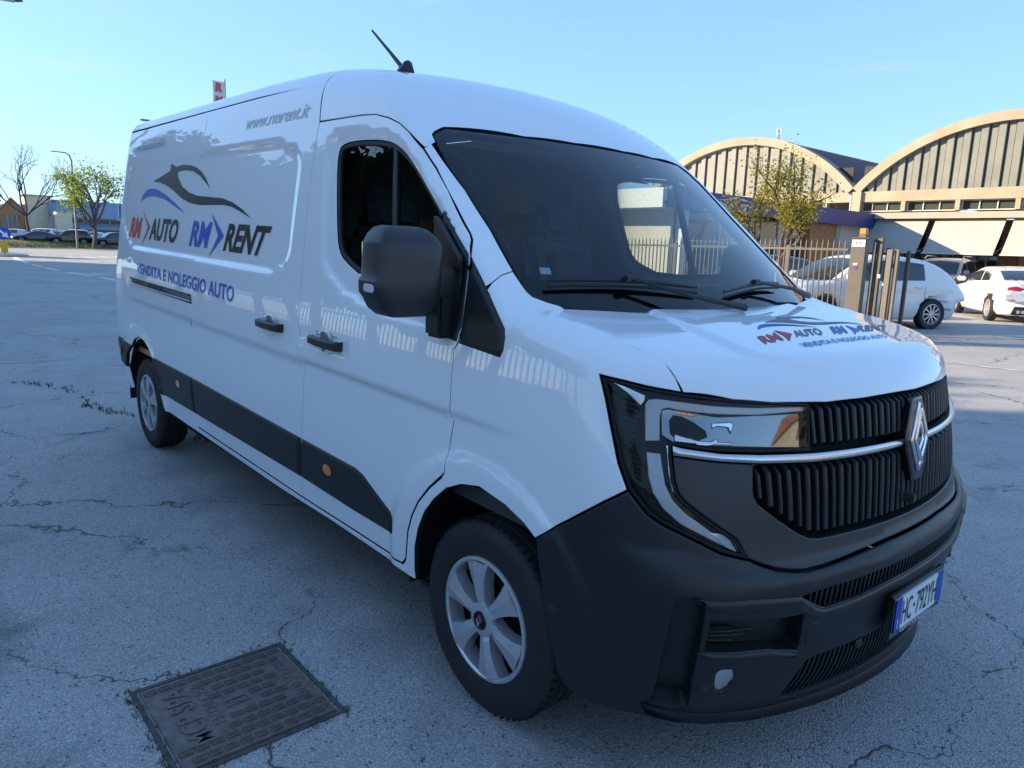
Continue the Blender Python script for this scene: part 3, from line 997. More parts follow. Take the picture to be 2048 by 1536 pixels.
yt = tree('street_tree', 'slender young tree with thin yellow-green spring leaves behind the railing', (-8.55, 14.0, ghf(-8.5, 14)), 11, 1.55, .085,
     [(-.60, -.25, 1.0, .92, .9), (.22, .15, 1.0, 1.02, 1.0), (-.25, .3, 1.0, .95, 1.0), (.42, -.1, 1.0, .80, 1.0)], 1., 3, .55, .55, 6500, .058, M_LEAFY, .13, .72, (2, 4))
gt = tree('bank_tree', 'leafing bright green tree standing on the bank left of the van', (-92.3, 16.0, ghf(-92.3, 16) + .3), 5, 2.6, .22,
     [(.3, -.55, 1.1, 3.3, 1.0), (.1, .75, 1.0, 3.1, 1.0), (-.2, .10, 1.3, 3.6, 1.0), (-.4, -.30, 1.2, 3.3, 1.0), (.2, .35, 1.2, 3.0, 1.0), (.0, -.9, .7, 2.4, .9)], 3., 3, .50, .30, 3600, .24, M_LEAFG, .45, .66, (2, 4))
bt = tree('bare_tree', 'leafless dark tree in front of the cream tower', (-103.0, 11.3, ghf(-103, 11) + .1), 23, 3.0, .19,
     [(.2, -1.0, 1.2, 3.7, 1.0), (0, .95, 1.15, 3.9, 1.0), (-.2, .1, 1.3, 4.0, 1.0), (.3, -.4, 1.3, 3.8, 1.0), (-.3, .5, 1.2, 3.5, 1.0)], 3., 4, .42, .15, 0, 0, None, .1, .70, (2, 4))
b = MB()
v, f = leaves([Vector((rng.normal(0, .5), rng.normal(0, 1.6), abs(rng.normal(0, .25)))) for _ in range(300)], random.Random(3), 900, .22, .15)
tag(mesh_obj('shrub', v, f, leaf_mat('purple_leaf', (.05, .018, .035), .2), None, loc=(-102., 11.8, ghf(-102, 11.8) + .1)), 'low purple shrub growing round the foot of the bare tree', 'shrub')
# distant wood behind the sheds
v, f = [], []
rs = random.Random(9)
for k in range(26):
    y0 = -20 + k * 4.6; hh = rs.uniform(5.5, 9.5); x0 = -205 + rs.uniform(-8, 8)
    pts = [Vector((x0 + rs.gauss(0, 1.6), y0 + rs.gauss(0, 2.4), abs(rs.gauss(hh * .55, hh * .25)))) for _ in range(70)]
    a, c = leaves(pts, rs, 330, 1.1, .7)
    n = len(v); v += a; f += [tuple(i + n for i in q) for q in c]
tag(mesh_obj('distant_wood', v, f, leaf_mat('far_leaf', (.055, .075, .05), .15)), 'hazy line of trees far behind the sheds', 'wood', None, 'stuff')

# trees, railing and houses on the near side of the street, behind the viewer: they shade the van and show in its paint
def pine(loc, h, w, seed, first=[None]):
    rs = random.Random(seed)
    if first[0] is None:
        t = thing('pine_tree', 'dense pine on the near pavement behind the viewer', 'tree', loc, 0, 'pines on the near pavement')
        b = MB(); b.tube([(0, 0, 0), (.1, .05, .35), (.05, .1, .75)], [.035, .028, .018], 7); b.obj('trunk', M_BARK, t)
        pts = []
        for _ in range(240):
            u = rs.uniform(.30, 1.0); rr = .36 * (1 - ((u - .62) / .42) ** 2) ** .5 if abs(u - .62) < .42 else .02
            a = rs.uniform(0, 6.283); q = rr * rs.uniform(.55, 1.0)
            pts.append(Vector((q * math.cos(a), q * math.sin(a), u)))
        v, f = leaves(pts, rs, 5200, .060, .035)
        # opaque core added to the crown so no sun leaks through to the van
        n0 = len(v)
        for i in range(9):
            u = .30 + .66 * i / 8; rr = .29 * max(0, 1 - ((u - .62) / .36) ** 2) ** .5
            for k in range(12):
                a = 2 * math.pi * k / 12; q = rr * (1 + .22 * math.sin(3 * a + i * 2.1))
                v.append(Vector((q * math.cos(a), q * math.sin(a), u)))
        for i in range(8):
            for k in range(12):
                f.append((n0 + i * 12 + k, n0 + i * 12 + (k + 1) % 12, n0 + (i + 1) * 12 + (k + 1) % 12, n0 + (i + 1) * 12 + k))
        mesh_obj('crown', v, f, M_PINE, t)
        first[0] = t
    else:
        t = copy_tree(first[0]); t.location = loc
    t.scale = (w, w, h)
    t.rotation_euler = (0, 0, rs.uniform(0, 6.28))
    return t
rs = random.Random(4)
px0 = -9.
while px0 > -56:
    pine((px0, -16.0 + rs.uniform(-1.2, 1.2), 0), 10.4 + rs.uniform(-.5, .8), 8.2 + rs.uniform(-.8, 1.0), rs.randint(0, 999))
    px0 -= 3.7
pine((-62, -15.5, 0), 15.5, 11, 5); pine((-70, -17.5, 0), 14.5, 10, 6)
px0 = -84
while px0 > -125:
    pine((px0, -15.0 + rs.uniform(-2.5, 2.5), 0), 10.0 + rs.uniform(-2, 2), 7 + rs.uniform(-.8, .8), rs.randint(0, 999))
    px0 -= 9
for x_, y_, h_ in ((-2, -27, 6.5), (7, -25, 5.5)):
    pine((x_, y_, 0), h_, h_ * .8, rs.randint(0, 999))
gw = thing('bounce_wall', 'low pale wall behind the viewer, added to brighten the van flank', 'wall', (-10, -6.2, 0))
b = MB(); b.box((-12, 0, .45), (60, .25, .9)); b.obj('wall_body', M_FASW, gw)  # unseen wall, put in pale to throw light onto the van's flank
b = MB(); b.box((-12, 0, .93), (60, .34, .06)); b.obj('coping', M_CREAM2, gw)
nf = thing('near_railing', 'railing on the near pavement behind the viewer', 'fence', (-10, -5.6, 0))
b = MB()
for i in range(230): b.box((-15 + i * .13, 0, .95), (.02, .02, 1.7))
b.box((0, 0, 1.65), (30, .04, .04)); b.box((0, 0, .2), (30, .04, .04))
o = b.obj('railing_bars', M_FENCE, nf); o['kind'] = 'stuff'
def house(x, y, sx, sy, h, label, m, rz=0.):
    t = thing('house', label, 'house', (x, y, 0), rz)
    b = MB(); b.box((0, 0, h / 2), (sx, sy, h)); b.obj('wall', m, t)
    b = MB(); b.prism([(-sx / 2 - .5, h), (sx / 2 + .5, h), (0, h + sx * .22)], lambda a, c: (a, -sy / 2 - .5, c), lambda a, c: (a, sy / 2 + .5, c)); b.obj('roof', mat('tile_roof', (.22, .10, .06), .9), t)
    for k in range(int(sy / 3)):
        for z in (1.6, 4.4):
            if z + .8 > h: continue
            for sg in (-1, 1):
                wv = MB(); wv.box((sg * (sx / 2 + .02), -sy / 2 + 1.8 + k * 3., z), (.06, 1.1, 1.4)); wv.obj('window', M_WGLASS, t)
    return t
house(34, -14, 9, 14, 6.4, 'cream two-storey house down the street in front of the van', M_CREAM2)
house(40, 22, 9, 16, 6.0, 'pale house across the street in front of the van', M_CREAM2)
# ------------------------------------------------------------------ the white van
KS, XR = .025, -.98                       # the body sits slightly nose-down on its wheels
VORG = np.array((-2.9, 0., 0.))
van = thing('delivery_van', 'large white high-roof delivery van with car dealer lettering, parked in the foreground', 'van', VORG)
def vpost(v, n):
    v = v.copy(); n = n.copy()
    v[:, 2] -= KS * (v[:, 0] - XR)
    n[:, 0] += KS * n[:, 2]
    n /= np.maximum(np.linalg.norm(n, axis=1, keepdims=True), 1e-9)
    return v - VORG, n
def vp(p):
    return (p[0] - VORG[0], p[1] - VORG[1], p[2] - KS * (p[0] - XR) - VORG[2])
def vobj(b, name, m, parent=None, **k):   # an MB collected in body coordinates
    b.v = [vp(p) for p in b.v]
    return b.obj(name, m, parent or van, **k)

_Wz = hermite([.15, .40, .7, 1.0, 1.2, 1.4, 1.8, 2.1, 2.25, 2.4, 2.6], [.985, 1.01, 1.03, 1.035, 1.023, .997, .940, .890, .860, .82, .76])
_Fz = hermite([.1, .2, .27, .4, .55, .65, .75, .8, 1.0, 1.2, 1.5], [-.15, -.10, -.075, -.03, -.012, .0, .005, -.01, -.03, -.055, -.12])
_Az = hermite([.15, .27, .4, .5, .7, 1.0, 1.2], [.46, .385, .28, .25, .235, .275, .33])
SURR = np.array([(-2.205, 1.485), (-2.258, 1.689), (-2.299, 1.946), (-2.278, 2.03), (-2.212, 2.06), (-1.926, 2.05), (-1.768, 2.03),
                 (-1.65, 1.985), (-1.5, 1.88), (-1.3, 1.715), (-1.12, 1.56), (-1.10, 1.30), (-1.246, 1.278), (-1.49, 1.288), (-1.791, 1.322), (-1.994, 1.362), (-2.146, 1.432)])
def v_side(x, ay, z):
    W = _Wz(z) - .02 * np.clip((x + 1.4) / .9, 0, 3) ** 2
    # recessed upper side panel
    zt = 2.045 + .006 * sst((x + 4) / 1.5); zb = 1.40 - .006 * (x + 4.5)
    d = smax(smax((x + 2.50) * .35, -5.70 - x, .12), smax(z - zt, zb - z, .1), .14)
    d = smax(d, (-(x + 5.36) * .50 - (z - 1.40) * .87), .05)
    W = W - .013 * sst(-d / .03)
    # belt groove with the sliding rail in it
    m = sst((x + 5.45) / .12) * sst((-1.86 - x) / .06)
    W = W - m * .007 * (sst((1.188 - z) / .008) - sst((1.124 - z) / .016))
    # long crease low on the flank
    m = sst((x + 5.5) / .35) * sst((-.72 - x) / .35)
    W = W - m * .013 * sst((1.050 - z) / .030) * (1 - sst((.97 - z) / .34))
    # flared wheel arches
    for cx, cz, r in ((-.982, .34, .60), (-5.17, .235, .62)):
        W = W + .014 * sst((r - np.hypot(x - cx, z - cz)) / .05)
    # hollow round the door glass
    k = (x > -2.4) & (x < -1.0) & (z > 1.2)
    if k.any():
        q = np.zeros_like(W)
        sx = np.broadcast_to(x, W.shape)[k]; sz = np.broadcast_to(z, W.shape)[k]
        q[k] = .014 * sst(-signed(np.stack([sx, sz], 1), SURR) / .05)
        W = W - q
    return ay - W
def _ribs(x, ay):
    yr = np.interp(x, [-.80, -.52, -.33, -.25, -.19, -.14], [.48, .545, .60, .58, .50, .36])
    return .012 * sst((yr - ay) / .035) * sst((-.10 - x) / .10)
def v_low(P):
    x, y, z = P[..., 0], P[..., 1], P[..., 2]
    ay = np.abs(y)
    a = _Az(z)
    s = v_side(x, ay, z)
    fx = _Fz(z)
    # ledge where the lower bumper stands out from the grille mask
    zm = np.interp(ay, [0, .2, .4, .55, .65, .75, .85, .95, 1.05], [.800, .797, .785, .775, .781, .80, .812, .838, .83])
    led = sst((zm + .012 - z) / .045)
    fr = (x - fx - .022 * led + a * y * y) / np.sqrt(1 + (2 * a * y) ** 2)
    low = smax(s, fr, .20)
    hd = z - (1.44 - .13 * (x + .93) - .015 * (y / .8) ** 2 * np.clip((x + 1.0) / .5, 0, 2) + _ribs(x, ay) - .006)
    low = smax(low, hd, .10)
    low = smax(low, -5.83 - x, .10)
    return smax(low, .2 - z, .05)
def v_up(P):
    x, y, z = P[..., 0], P[..., 1], P[..., 2]
    ay = np.abs(y)
    s = v_side(x, ay, z)
    ws = (x + .79 + 1.21 * (z - 1.49) + .25 * y * y) / 1.57
    yl = np.interp(x, [-2.4, -1.6], [.52, .74])
    rf = z - (2.425 - .05 * (y / .85) ** 2 - .15 * np.clip(x + 2.75, 0, 9) ** 2
              - .006 * np.exp(-((ay - yl) / .018) ** 2) * sst((x + 2.5) / .3) - .004 * np.exp(-((ay - yl + .06) / .02) ** 2) * sst((x + 2.5) / .3)
              - .008 * sst((np.cos(ay * 21.) - .2) / .4) * sst((-2.6 - x) / .1) * (ay < .75))
    kr = .10 + .10 * np.clip((x + 3.2) / 1.0, 0, 1)
    up = smax(smax(s, ws, .03), rf, kr)
    up = smax(up, -5.83 - x, .10)
    return np.maximum(up, 1.25 - z)
def v_body(P):
    return np.minimum(v_low(P), v_up(P))

# 2D coordinates on the body
UC = 1.2 * math.pi / 2
def m_S(Q):    # side: (x, z)
    n = len(Q)
    return np.stack([Q[:, 0], np.full(n, -1.5), Q[:, 1]], 1), np.repeat([[0., 1, 0]], n, 0)
def _cyl(x0, rr):
    def f(Q):
        ph = Q[:, 0] / 1.2
        d = np.stack([np.sin(ph), -np.cos(ph), 0 * ph], 1)
        return np.array([x0, 0, 0]) + d * rr + np.stack([0 * ph, 0 * ph, Q[:, 1]], 1), -d
    return f
m_F = _cyl(-1.3, 1.9)     # wrapped round the nose: (angle, z)
m_W = _cyl(-2.6, 2.4)     # windscreen
def m_X(Q):               # roof: (x, angle about the long axis)
    d = np.stack([0 * Q[:, 1], -np.cos(Q[:, 1]), np.sin(Q[:, 1])], 1)
    return np.stack([Q[:, 0], 0 * Q[:, 0], 0 * Q[:, 0] + 1.5], 1) + d * 1.5, -d
def m_Y(Q):               # bonnet: (y, angle about the cross axis * .75)
    t = Q[:, 1] / .75
    d = np.stack([np.cos(t), 0 * t, np.sin(t)], 1)
    return np.stack([0 * t - .95, Q[:, 0], 0 * t + .85], 1) + d * 1.5, -d
def m_Q(Q):               # front: (y, z)
    n = len(Q)
    return np.stack([np.full(n, .5), Q[:, 0], Q[:, 1]], 1), np.repeat([[-1., 0, 0]], n, 0)
def m_T(Q):               # top: (x, y)
    n = len(Q)
    return np.stack([Q[:, 0], Q[:, 1], np.full(n, 3.)], 1), np.repeat([[0., 0, -1]], n, 0)
def m_R(Q):               # rear: (y, z)
    n = len(Q)
    return np.stack([np.full(n, -6.5), Q[:, 0], Q[:, 1]], 1), np.repeat([[1., 0, 0]], n, 0)
def onto(mp, Q, f, n=90):
    O, D = mp(np.array(Q, float))
    return march(O, D, f, n)
def q2f(L):               # front (y, z) outline -> nose coordinates
    P = onto(m_Q, L, v_low)
    return [(1.2 * math.atan2(p[0] + 1.3, -p[1]), p[2]) for p in P]
def sym(L, c, ax=0):
    return list(L) + [tuple((2 * c - p[0], p[1]) if ax == 0 else (p[0], 2 * c - p[1])) for p in L[::-1]]
def other_side(o):        # the same part on the van's left flank
    c = o.copy()
    COL.objects.link(c)
    c.scale = (1, -1, 1)
    for ch in list(o.children):
        k = ch.copy(); COL.objects.link(k); k.parent = c
    return c
def vpanel(name, loops, mp, f, m, both=False, parent=None, **k):
    o = panel(name, loops, mp, f, m, parent or van, post=vpost, **k)
    if both and parent is None:
        return o, other_side(o)
    return o

seamR = [(-3.95, 2.297), (-3.95, 1.8), (-3.92, 1.45), (-3.895, 1.19), (-3.905, .65), (-3.915, .345)]
seamM = [(-2.44, 2.297), (-2.41, 2.2), (-2.39, 2.108), (-2.40, 1.82), (-2.372, 1.325), (-2.344, 1.058), (-2.306, 1.026), (-2.32, .831), (-2.336, .662), (-2.377, .352)]
doorF = [(-1.462, .374), (-1.435, .402), (-1.424, .454), (-1.408, .525), (-1.374, .6), (-1.326, .672), (-1.256, .749), (-1.167, .826), (-1.167, .871), (-1.156, .949), (-1.140, 1.022), (-1.152, 1.045), (-1.152, 1.122), (-1.155, 1.204), (-1.155, 1.26), (-1.142, 1.286), (-1.14, 1.575)]
doorT = [(-1.174, 1.628), (-1.194, 1.648), (-1.234, 1.682), (-1.297, 1.738), (-1.36, 1.795), (-1.456, 1.878), (-1.539, 1.947), (-1.637, 2.016), (-1.699, 2.049), (-1.792, 2.078), (-1.887, 2.098), (-1.997, 2.105), (-2.157, 2.107)]
WIN = [(-2.100, 1.600), (-2.141, 1.735), (-2.186, 1.907), (-2.188, 1.965), (-2.17, 1.992), (-2.083, 2.005), (-1.918, 2.001), (-1.787, 1.988), (-1.70, 1.966), (-1.60, 1.915), (-1.48, 1.825), (-1.24, 1.63), (-1.20, 1.575), (-1.20, 1.51), (-1.30, 1.495), (-1.844, 1.450), (-2.020, 1.510), (-2.068, 1.545)]
WIN = [tuple(p) for p in chaikin(WIN, 1)]
A = (dict(step=.04))
vpanel('side_panel', [[(-5.79, 2.29)] + seamR + [(-3.915, .325), (-4.62, .315), (-4.66, .42), (-4.72, .55), (-4.777, .663), (-4.849, .718), (-4.955, .757), (-5.093, .768), (-5.222, .733), (-5.313, .67), (-5.79, .685)]],
       m_S, v_body, M_WHITE, True, step=.035)
vpanel('sliding_door', [seamR + seamM[::-1]], m_S, v_body, M_WHITE, True, step=.035)
door, door_l = vpanel('front_door', [seamM[2:] + [(-1.882, .363), (-1.52, .368)] + doorF + doorT, WIN], m_S, v_body, M_WHITE, True, step=.028)
vpanel('sill', [[(-4.60, .342), (-3.915, .338), (-2.377, .347), (-1.882, .358), (-1.52, .363), (-1.457, .369), (-1.43, .40), (-1.419, .453), (-1.403, .524), (-1.369, .6), (-1.321, .672), (-1.251, .746), (-1.163, .819), (-1.152, .775), (-1.224, .714), (-1.285, .645), (-1.333, .562), (-1.363, .477), (-1.374, .376), (-1.369, .345), (-1.383, .337), (-1.625, .333), (-2.083, .33), (-2.661, .313), (-4.61, .30)]],
       m_S, v_body, M_WHITE, True, step=.03)
vpanel('roof_panel', [[(-5.79, .757), (-2.445, .757), (-2.475, .95), (-2.475, math.pi - .95), (-2.445, math.pi - .757), (-5.79, math.pi - .757)]], m_X, v_up, M_WHITE, step=.04)
cap = [(-2.475, .95), (-2.44, .765), (-2.405, .683), (-2.386, .602), (-2.157, .599), (-1.997, .598), (-1.887, .592), (-1.792, .576), (-1.699, .55), (-1.637, .523), (-1.544, .475), (-1.553, .526), (-1.59, .56), (-1.602, .585), (-1.614, .634), (-1.602, .669), (-1.516, .922), (-1.483, 1.292)]
vpanel('roof_cap', [sym(cap, math.pi / 2, 1)], m_X, v_up, M_WHITE, step=.03)
vpanel('a_pillar', [[(1.048, 1.951), (1.068, 1.975), (1.128, 1.88), (1.178, 1.799), (1.238, 1.663), (1.278, 1.533), (1.25, 1.519), (1.227, 1.495), (1.205, 1.472), (1.184, 1.573), (1.191, 1.628), (1.187, 1.648), (1.174, 1.682), (1.153, 1.738), (1.129, 1.795), (1.093, 1.878)]], m_W, v_up, M_WHITE, True, step=.025, gap=.0015)
fen = [(.136, .809), (.154, .826), (.153, .871), (.169, .949), (.186, 1.020), (.172, 1.043), (.171, 1.122), (.169, 1.204), (.17, 1.26), (.187, 1.282), (.20, 1.36), (.25, 1.42), (.323, 1.472), (.331, 1.495), (.338, 1.519), (.361, 1.533), (.45, 1.473), (.479, 1.458), (.54, 1.442), (.582, 1.434),
       (.621, 1.421), (.768, 1.394), (.86, 1.373), (.934, 1.347), (.971, 1.332), (.981, 1.322), (.999, 1.295), (1.014, 1.259),
       (.932, 1.268), (.867, 1.277), (.806, 1.283), (.825, 1.22), (.847, 1.133), (.867, 1.054), (.893, .989), (.838, .942), (.741, .848), (.633, .752), (.586, .784), (.50, .815), (.367, .833), (.263, .813), (.171, .775)]
vpanel('fender', [fen], m_F, v_body, M_WHITE, True, step=.025)
hood = [(-.797, 1.43), (-.83, 1.36), (-.851, 1.09), (-.869, .91), (-.872, .773), (-.863, .714), (-.863, .691), (-.866, .638), (-.863, .578), (-.744, .507), (-.633, .466), (-.533, .444), (-.451, .428), (-.299, .415), (0, .405),
        (.299, .415), (.451, .428), (.533, .444), (.633, .466), (.744, .507), (.863, .578), (.866, .638), (.863, .691), (.863, .714), (.872, .773), (.869, .91), (.851, 1.09), (.83, 1.36), (.797, 1.43),
        (.714, 1.385), (.597, 1.325), (.467, 1.275), (.298, 1.233), (0, 1.215), (-.298, 1.233), (-.467, 1.275), (-.597, 1.325), (-.714, 1.385)]
vpanel('bonnet', [[(a, b * .75) for a, b in hood]], m_Y, v_low, M_WHITE, step=.022)
vpanel('cowl', [[(-.94, -.80), (-.78, -.70), (-.60, -.45), (-.55, 0), (-.60, .45), (-.78, .70), (-.94, .80), (-.95, .5), (-.9, 0), (-.95, -.5)]], m_T, v_low, M_BLACKP, off=-.02, step=.05)
vpanel('rear_panel', [[(-.80, .45), (.80, .45), (.80, 2.0), (.70, 2.3), (-.70, 2.3), (-.80, 2.0)]], m_R, v_body, M_WHITE, step=.08)
vpanel('rear_bumper_corner', [[(-5.315, .667), (-5.81, .682), (-5.81, .52), (-5.557, .463), (-5.471, .591)]], m_S, v_body, M_BLACKP, True, off=.008, bev=.008, bevh=.008)
vpanel('lower_corner', [[(-5.76, .50), (-5.56, .455), (-5.50, .30), (-5.62, .27)]], m_S, v_body, M_WHITE, True, off=-.02)

# windscreen with its black border
wl_ = [(1.07, 2.011), (1.076, 2.023), (1.109, 2.049), (1.153, 2.050), (1.448, 2.048), (1.718, 2.048), (UC, 2.048)]
def full(L):              # left half-outline (from centre top to centre bottom) -> closed symmetric outline
    return L + [(2 * UC - a, b) for a, b in L[::-1] if abs(a - UC) > 1e-6]
ws_out = full([(UC, 2.048)] + wl_[:-1][::-1] + [(1.13, 1.885), (1.181, 1.799), (1.241, 1.663), (1.281, 1.533), (1.301, 1.471), (1.312, 1.456), (1.342, 1.440), (1.366, 1.430), (1.45, 1.42), (1.60, 1.408), (UC, 1.40)])
ws_in = full([(UC, 1.905), (1.76, 1.905), (1.72, 1.985), (1.529, 1.993), (1.171, 2.012), (1.139, 2.008), (1.124, 1.996), (1.122, 1.979), (1.208, 1.802), (1.246, 1.708), (1.282, 1.603), (1.297, 1.548), (1.32, 1.524), (1.357, 1.515), (1.418, 1.512), (1.60, 1.511), (UC, 1.511)])
vpanel('windscreen', [ws_out], m_W, v_up, M_GL_WS, off=-.006, step=.05, fl=.004, gap=.003)
vpanel('windscreen_border', [ws_out, ws_in], m_W, v_up, M_GLOSSB, off=-.0105, step=.05, fl=.003, gap=.003)
# door glass, its rubber frame and the post between the panes
for _ in (0,):
    fr_in = shrink(np.array(WIN[::-1] if area(np.array(WIN)) < 0 else WIN), .018)
    g = vpanel('door_window_frame', [WIN, fr_in], m_S, v_body, M_RUBBER, off=-.004, gap=0, bev=.004, bevh=.004, step=.03, fl=.02)
    other_side(g)
    g = vpanel('door_glass', [shrink(np.array(WIN[::-1] if area(np.array(WIN)) < 0 else WIN), .006)], m_S, v_body, M_GL_SIDE, off=-.014, gap=0, step=.05, fl=.003)
    other_side(g)
    g = vpanel('window_post', [[(-1.752, 1.99), (-1.722, 1.985), (-1.60, 1.47), (-1.632, 1.468)]], m_S, v_body, M_BLACKP, off=-.006, gap=0, step=.05)
    other_side(g)

# black trims: quarter triangle, mirror base, side mouldings
TRI = [(-1.135, 1.573), (-1.029, 1.476), (-.913, 1.36), (-.904, 1.333), (-.905, 1.293), (-.917, 1.268), (-1.136, 1.283)]
vpanel('quarter_trim', [TRI], m_S, v_body, M_BLACKP, True, off=.012, gap=.001, bev=.022, bevh=.012, step=.03)
vpanel('mirror_base', [[(-1.321, 1.722), (-1.146, 1.577), (-1.146, 1.287), (-1.269, 1.297), (-1.292, 1.526), (-1.318, 1.671)]], m_S, v_body, M_BLACKP, True, off=.016, gap=.001, bev=.012, bevh=.014, step=.03)
vpanel('side_moulding', [[(-4.777, .663), (-3.912, .668), (-3.912, .43), (-4.655, .415), (-4.71, .52)]], m_S, v_body, M_BLACKP, True, off=.014, gap=.001, bev=.022, bevh=.014, step=.04)
vpanel('side_moulding', [[(-3.905, .668), (-2.338, .663), (-2.370, .458), (-3.905, .43)]], m_S, v_body, M_BLACKP, True, off=.014, gap=.001, bev=.022, bevh=.014, step=.04)
vpanel('side_moulding', [[(-2.332, .663), (-1.816, .663), (-1.752, .650), (-1.642, .599), (-1.537, .553), (-1.521, .534), (-1.524, .477), (-1.542, .462), (-1.867, .456), (-2.364, .458)]], m_S, v_body, M_BLACKP, True, off=.014, gap=.001, bev=.022, bevh=.014, step=.03)
def ell(cx, cz, a, b, n=18):
    return [(cx + a * math.cos(2 * math.pi * i / n), cz + b * math.sin(2 * math.pi * i / n)) for i in range(n)]
for cx, cz in ((-2.054, .588), (-4.184, .58), (-5.635, .595)):
    b_ = vpanel('marker_lamp', [ell(cx, cz, .052, .037)], m_S, v_body, M_RUBBER, off=.017, gap=0, bev=.006, bevh=.004, step=.03)
    vpanel('amber_lens', [ell(cx, cz, .044, .031)], m_S, v_body, M_AMBER, off=.021, gap=0, bev=.010, bevh=.008, step=.02, parent=b_)
    other_side(b_)

# sliding-door rail, door handles
r_ = vpanel('sliding_rail', [[(-5.30, 1.196), (-3.885, 1.192), (-3.885, 1.133), (-5.26, 1.145)]], m_S, v_body, M_GLOSSB, True, off=.004, gap=.001, bev=.004, bevh=.003)
for zz in (1.190, 1.149):
    vpanel('rail_edge', [[(-5.28, zz + .005), (-3.90, zz + .003), (-3.90, zz - .004), (-5.26, zz - .003)]], m_S, v_body, M_SATIN if zz < 1.17 else M_BLACKP, True, off=.012, gap=0, bev=.002, bevh=.006)
for cx, cz in ((-2.67, 1.158), (-2.075, 1.155)):
    cup = vpanel('handle_recess', [chaikin([(cx - .12, cz + .03), (cx - .06, cz + .035), (cx - .03, cz + .052), (cx + .02, cz + .048), (cx + .05, cz + .03), (cx + .13, cz + .026), (cx + .13, cz - .024), (cx + .04, cz - .045), (cx - .02, cz - .06), (cx - .06, cz - .045)], 1)],
                 m_S, v_body, M_WHITE, off=.0035, gap=0, bev=.006, bevh=.003, step=.02)
    cup2 = vpanel('handle_cup', [ell(cx - .02, cz, .052, .045, 20)], m_S, v_body, M_GREYIN, off=.005, gap=0, bev=.004, bevh=.002, step=.02)
    b = MB()
    W0 = -float(onto(m_S, [(cx, cz)], v_body)[0][1])
    prof = [(-.142, .008), (-.136, .026), (-.115, .040), (-.05, .046), (.05, .046), (.115, .044), (.135, .038), (.140, .012)]
    vs, fs = [], []
    for i, (dx, h) in enumerate(prof):
        zc = cz - .001
        hh = .013 + .007 * min(1, (i + .5) / 3)
        for (oy, oz) in ((h, -hh * .8), (h, hh * .6), (h - .008, hh), (h - .022, hh * .9), (h - .022, -hh * .9), (h - .008, -hh)):
            vs.append((cx + dx, -(W0 + oy), zc + oz))
    n6 = 6
    for i in range(len(prof) - 1):
        for k in range(n6):
            fs.append((i * n6 + k, i * n6 + (k + 1) % n6, (i + 1) * n6 + (k + 1) % n6, (i + 1) * n6 + k))
    fs += [tuple(range(6)), tuple(range((len(prof) - 1) * 6, len(prof) * 6))]
    b.add(vs, fs)
    h_ = vobj(b, 'door_handle', M_BLACKP, smooth=True)
    other_side(h_); other_side(cup); other_side(cup2)

# ---- nose: headlights
HL = [(.811, 1.279), (.83, 1.22), (.852, 1.133), (.872, 1.054), (.897, .989), (.917, .966), (.942, .936), (.978, .914), (1.02, .895), (1.07, .87), (1.115, .845), (1.184, .821), (1.194, .819), (1.159, .875), (1.113, .91), (1.067, .945), (1.03, .975), (1.011, .997), (1.001, 1.03), (.993, 1.092), (.993, 1.122),
      (1.014, 1.119), (1.065, 1.112), (1.112, 1.107), (1.22, 1.1), (1.384, 1.095), (1.384, 1.226), (1.321, 1.232), (1.262, 1.236), (1.148, 1.244), (1.018, 1.257), (.932, 1.266), (.867, 1.275)]
hl = vpanel('headlight', [HL], m_F, v_low, mat('lamp_housing', (.007, .007, .008), .55, 0, 0, .25), off=-.028, gap=.001, step=.03, fl=.03)
def hpart(name, L, m, off, **k):
    kk = dict(gap=0, bev=.003, bevh=.003, step=.015, fl=.012); kk.update(k)
    return vpanel(name, [L], m_F, v_low, m, parent=hl, off=off, **kk)
rimL = shrink(np.array(HL if area(np.array(HL)) > 0 else HL[::-1]), .010)
vpanel('headlight_rim', [HL, rimL], m_F, v_low, MATS['lamp_housing'], parent=hl, off=-.001, gap=.001, bev=.002, step=.03, fl=.03)
hpart('light_guide', [(.928, 1.125), (.924, 1.22), (.932, 1.232), (.949, 1.236), (.968, 1.236), (1.012, 1.233), (1.113, 1.223), (1.223, 1.217), (1.38, 1.217), (1.38, 1.204), (1.223, 1.199), (1.113, 1.202), (1.013, 1.21), (.981, 1.215), (.969, 1.211), (.963, 1.196), (.963, 1.13)], M_DRL, -.014)
hpart('light_guide', [(.932, 1.096), (.966, 1.096), (.972, 1.06), (.98, 1.017), (1.0, .976), (1.031, .944), (1.065, .921), (1.101, .893), (1.131, .857), (1.082, .884), (1.02, .916), (.977, .952), (.952, .99), (.939, 1.032)], M_DRL, -.014)
hpart('chrome_fin', [(.979, 1.121), (.991, 1.118), (.996, 1.039), (1.003, 1.006), (1.009, .987), (.996, 1.003), (.987, 1.045)], M_CHROME, -.008)
hpart('chrome_tail', [(1.09, .895), (1.134, .891), (1.155, .872), (1.182, .828), (1.135, .853)], M_CHROME, -.012)
hpart('chrome_wedge', [(.834, 1.271), (.868, 1.264), (.924, 1.243), (.922, 1.227), (.914, 1.212), (.875, 1.245)], M_SATIN, -.012)
hpart('reflector', [(.966, 1.206), (.981, 1.212), (1.113, 1.198), (1.383, 1.200), (1.379, 1.102), (1.112, 1.121), (.996, 1.128), (.968, 1.145)], mat('dark_reflector', (.26, .265, .275), .035, 1.0), -.020)
hpart('lamp_lens', [(1.098, 1.182), (1.150, 1.184), (1.158, 1.176), (1.150, 1.152), (1.142, 1.168), (1.112, 1.172), (1.098, 1.166)], M_CHROME, -.013, bev=.004, bevh=.004)
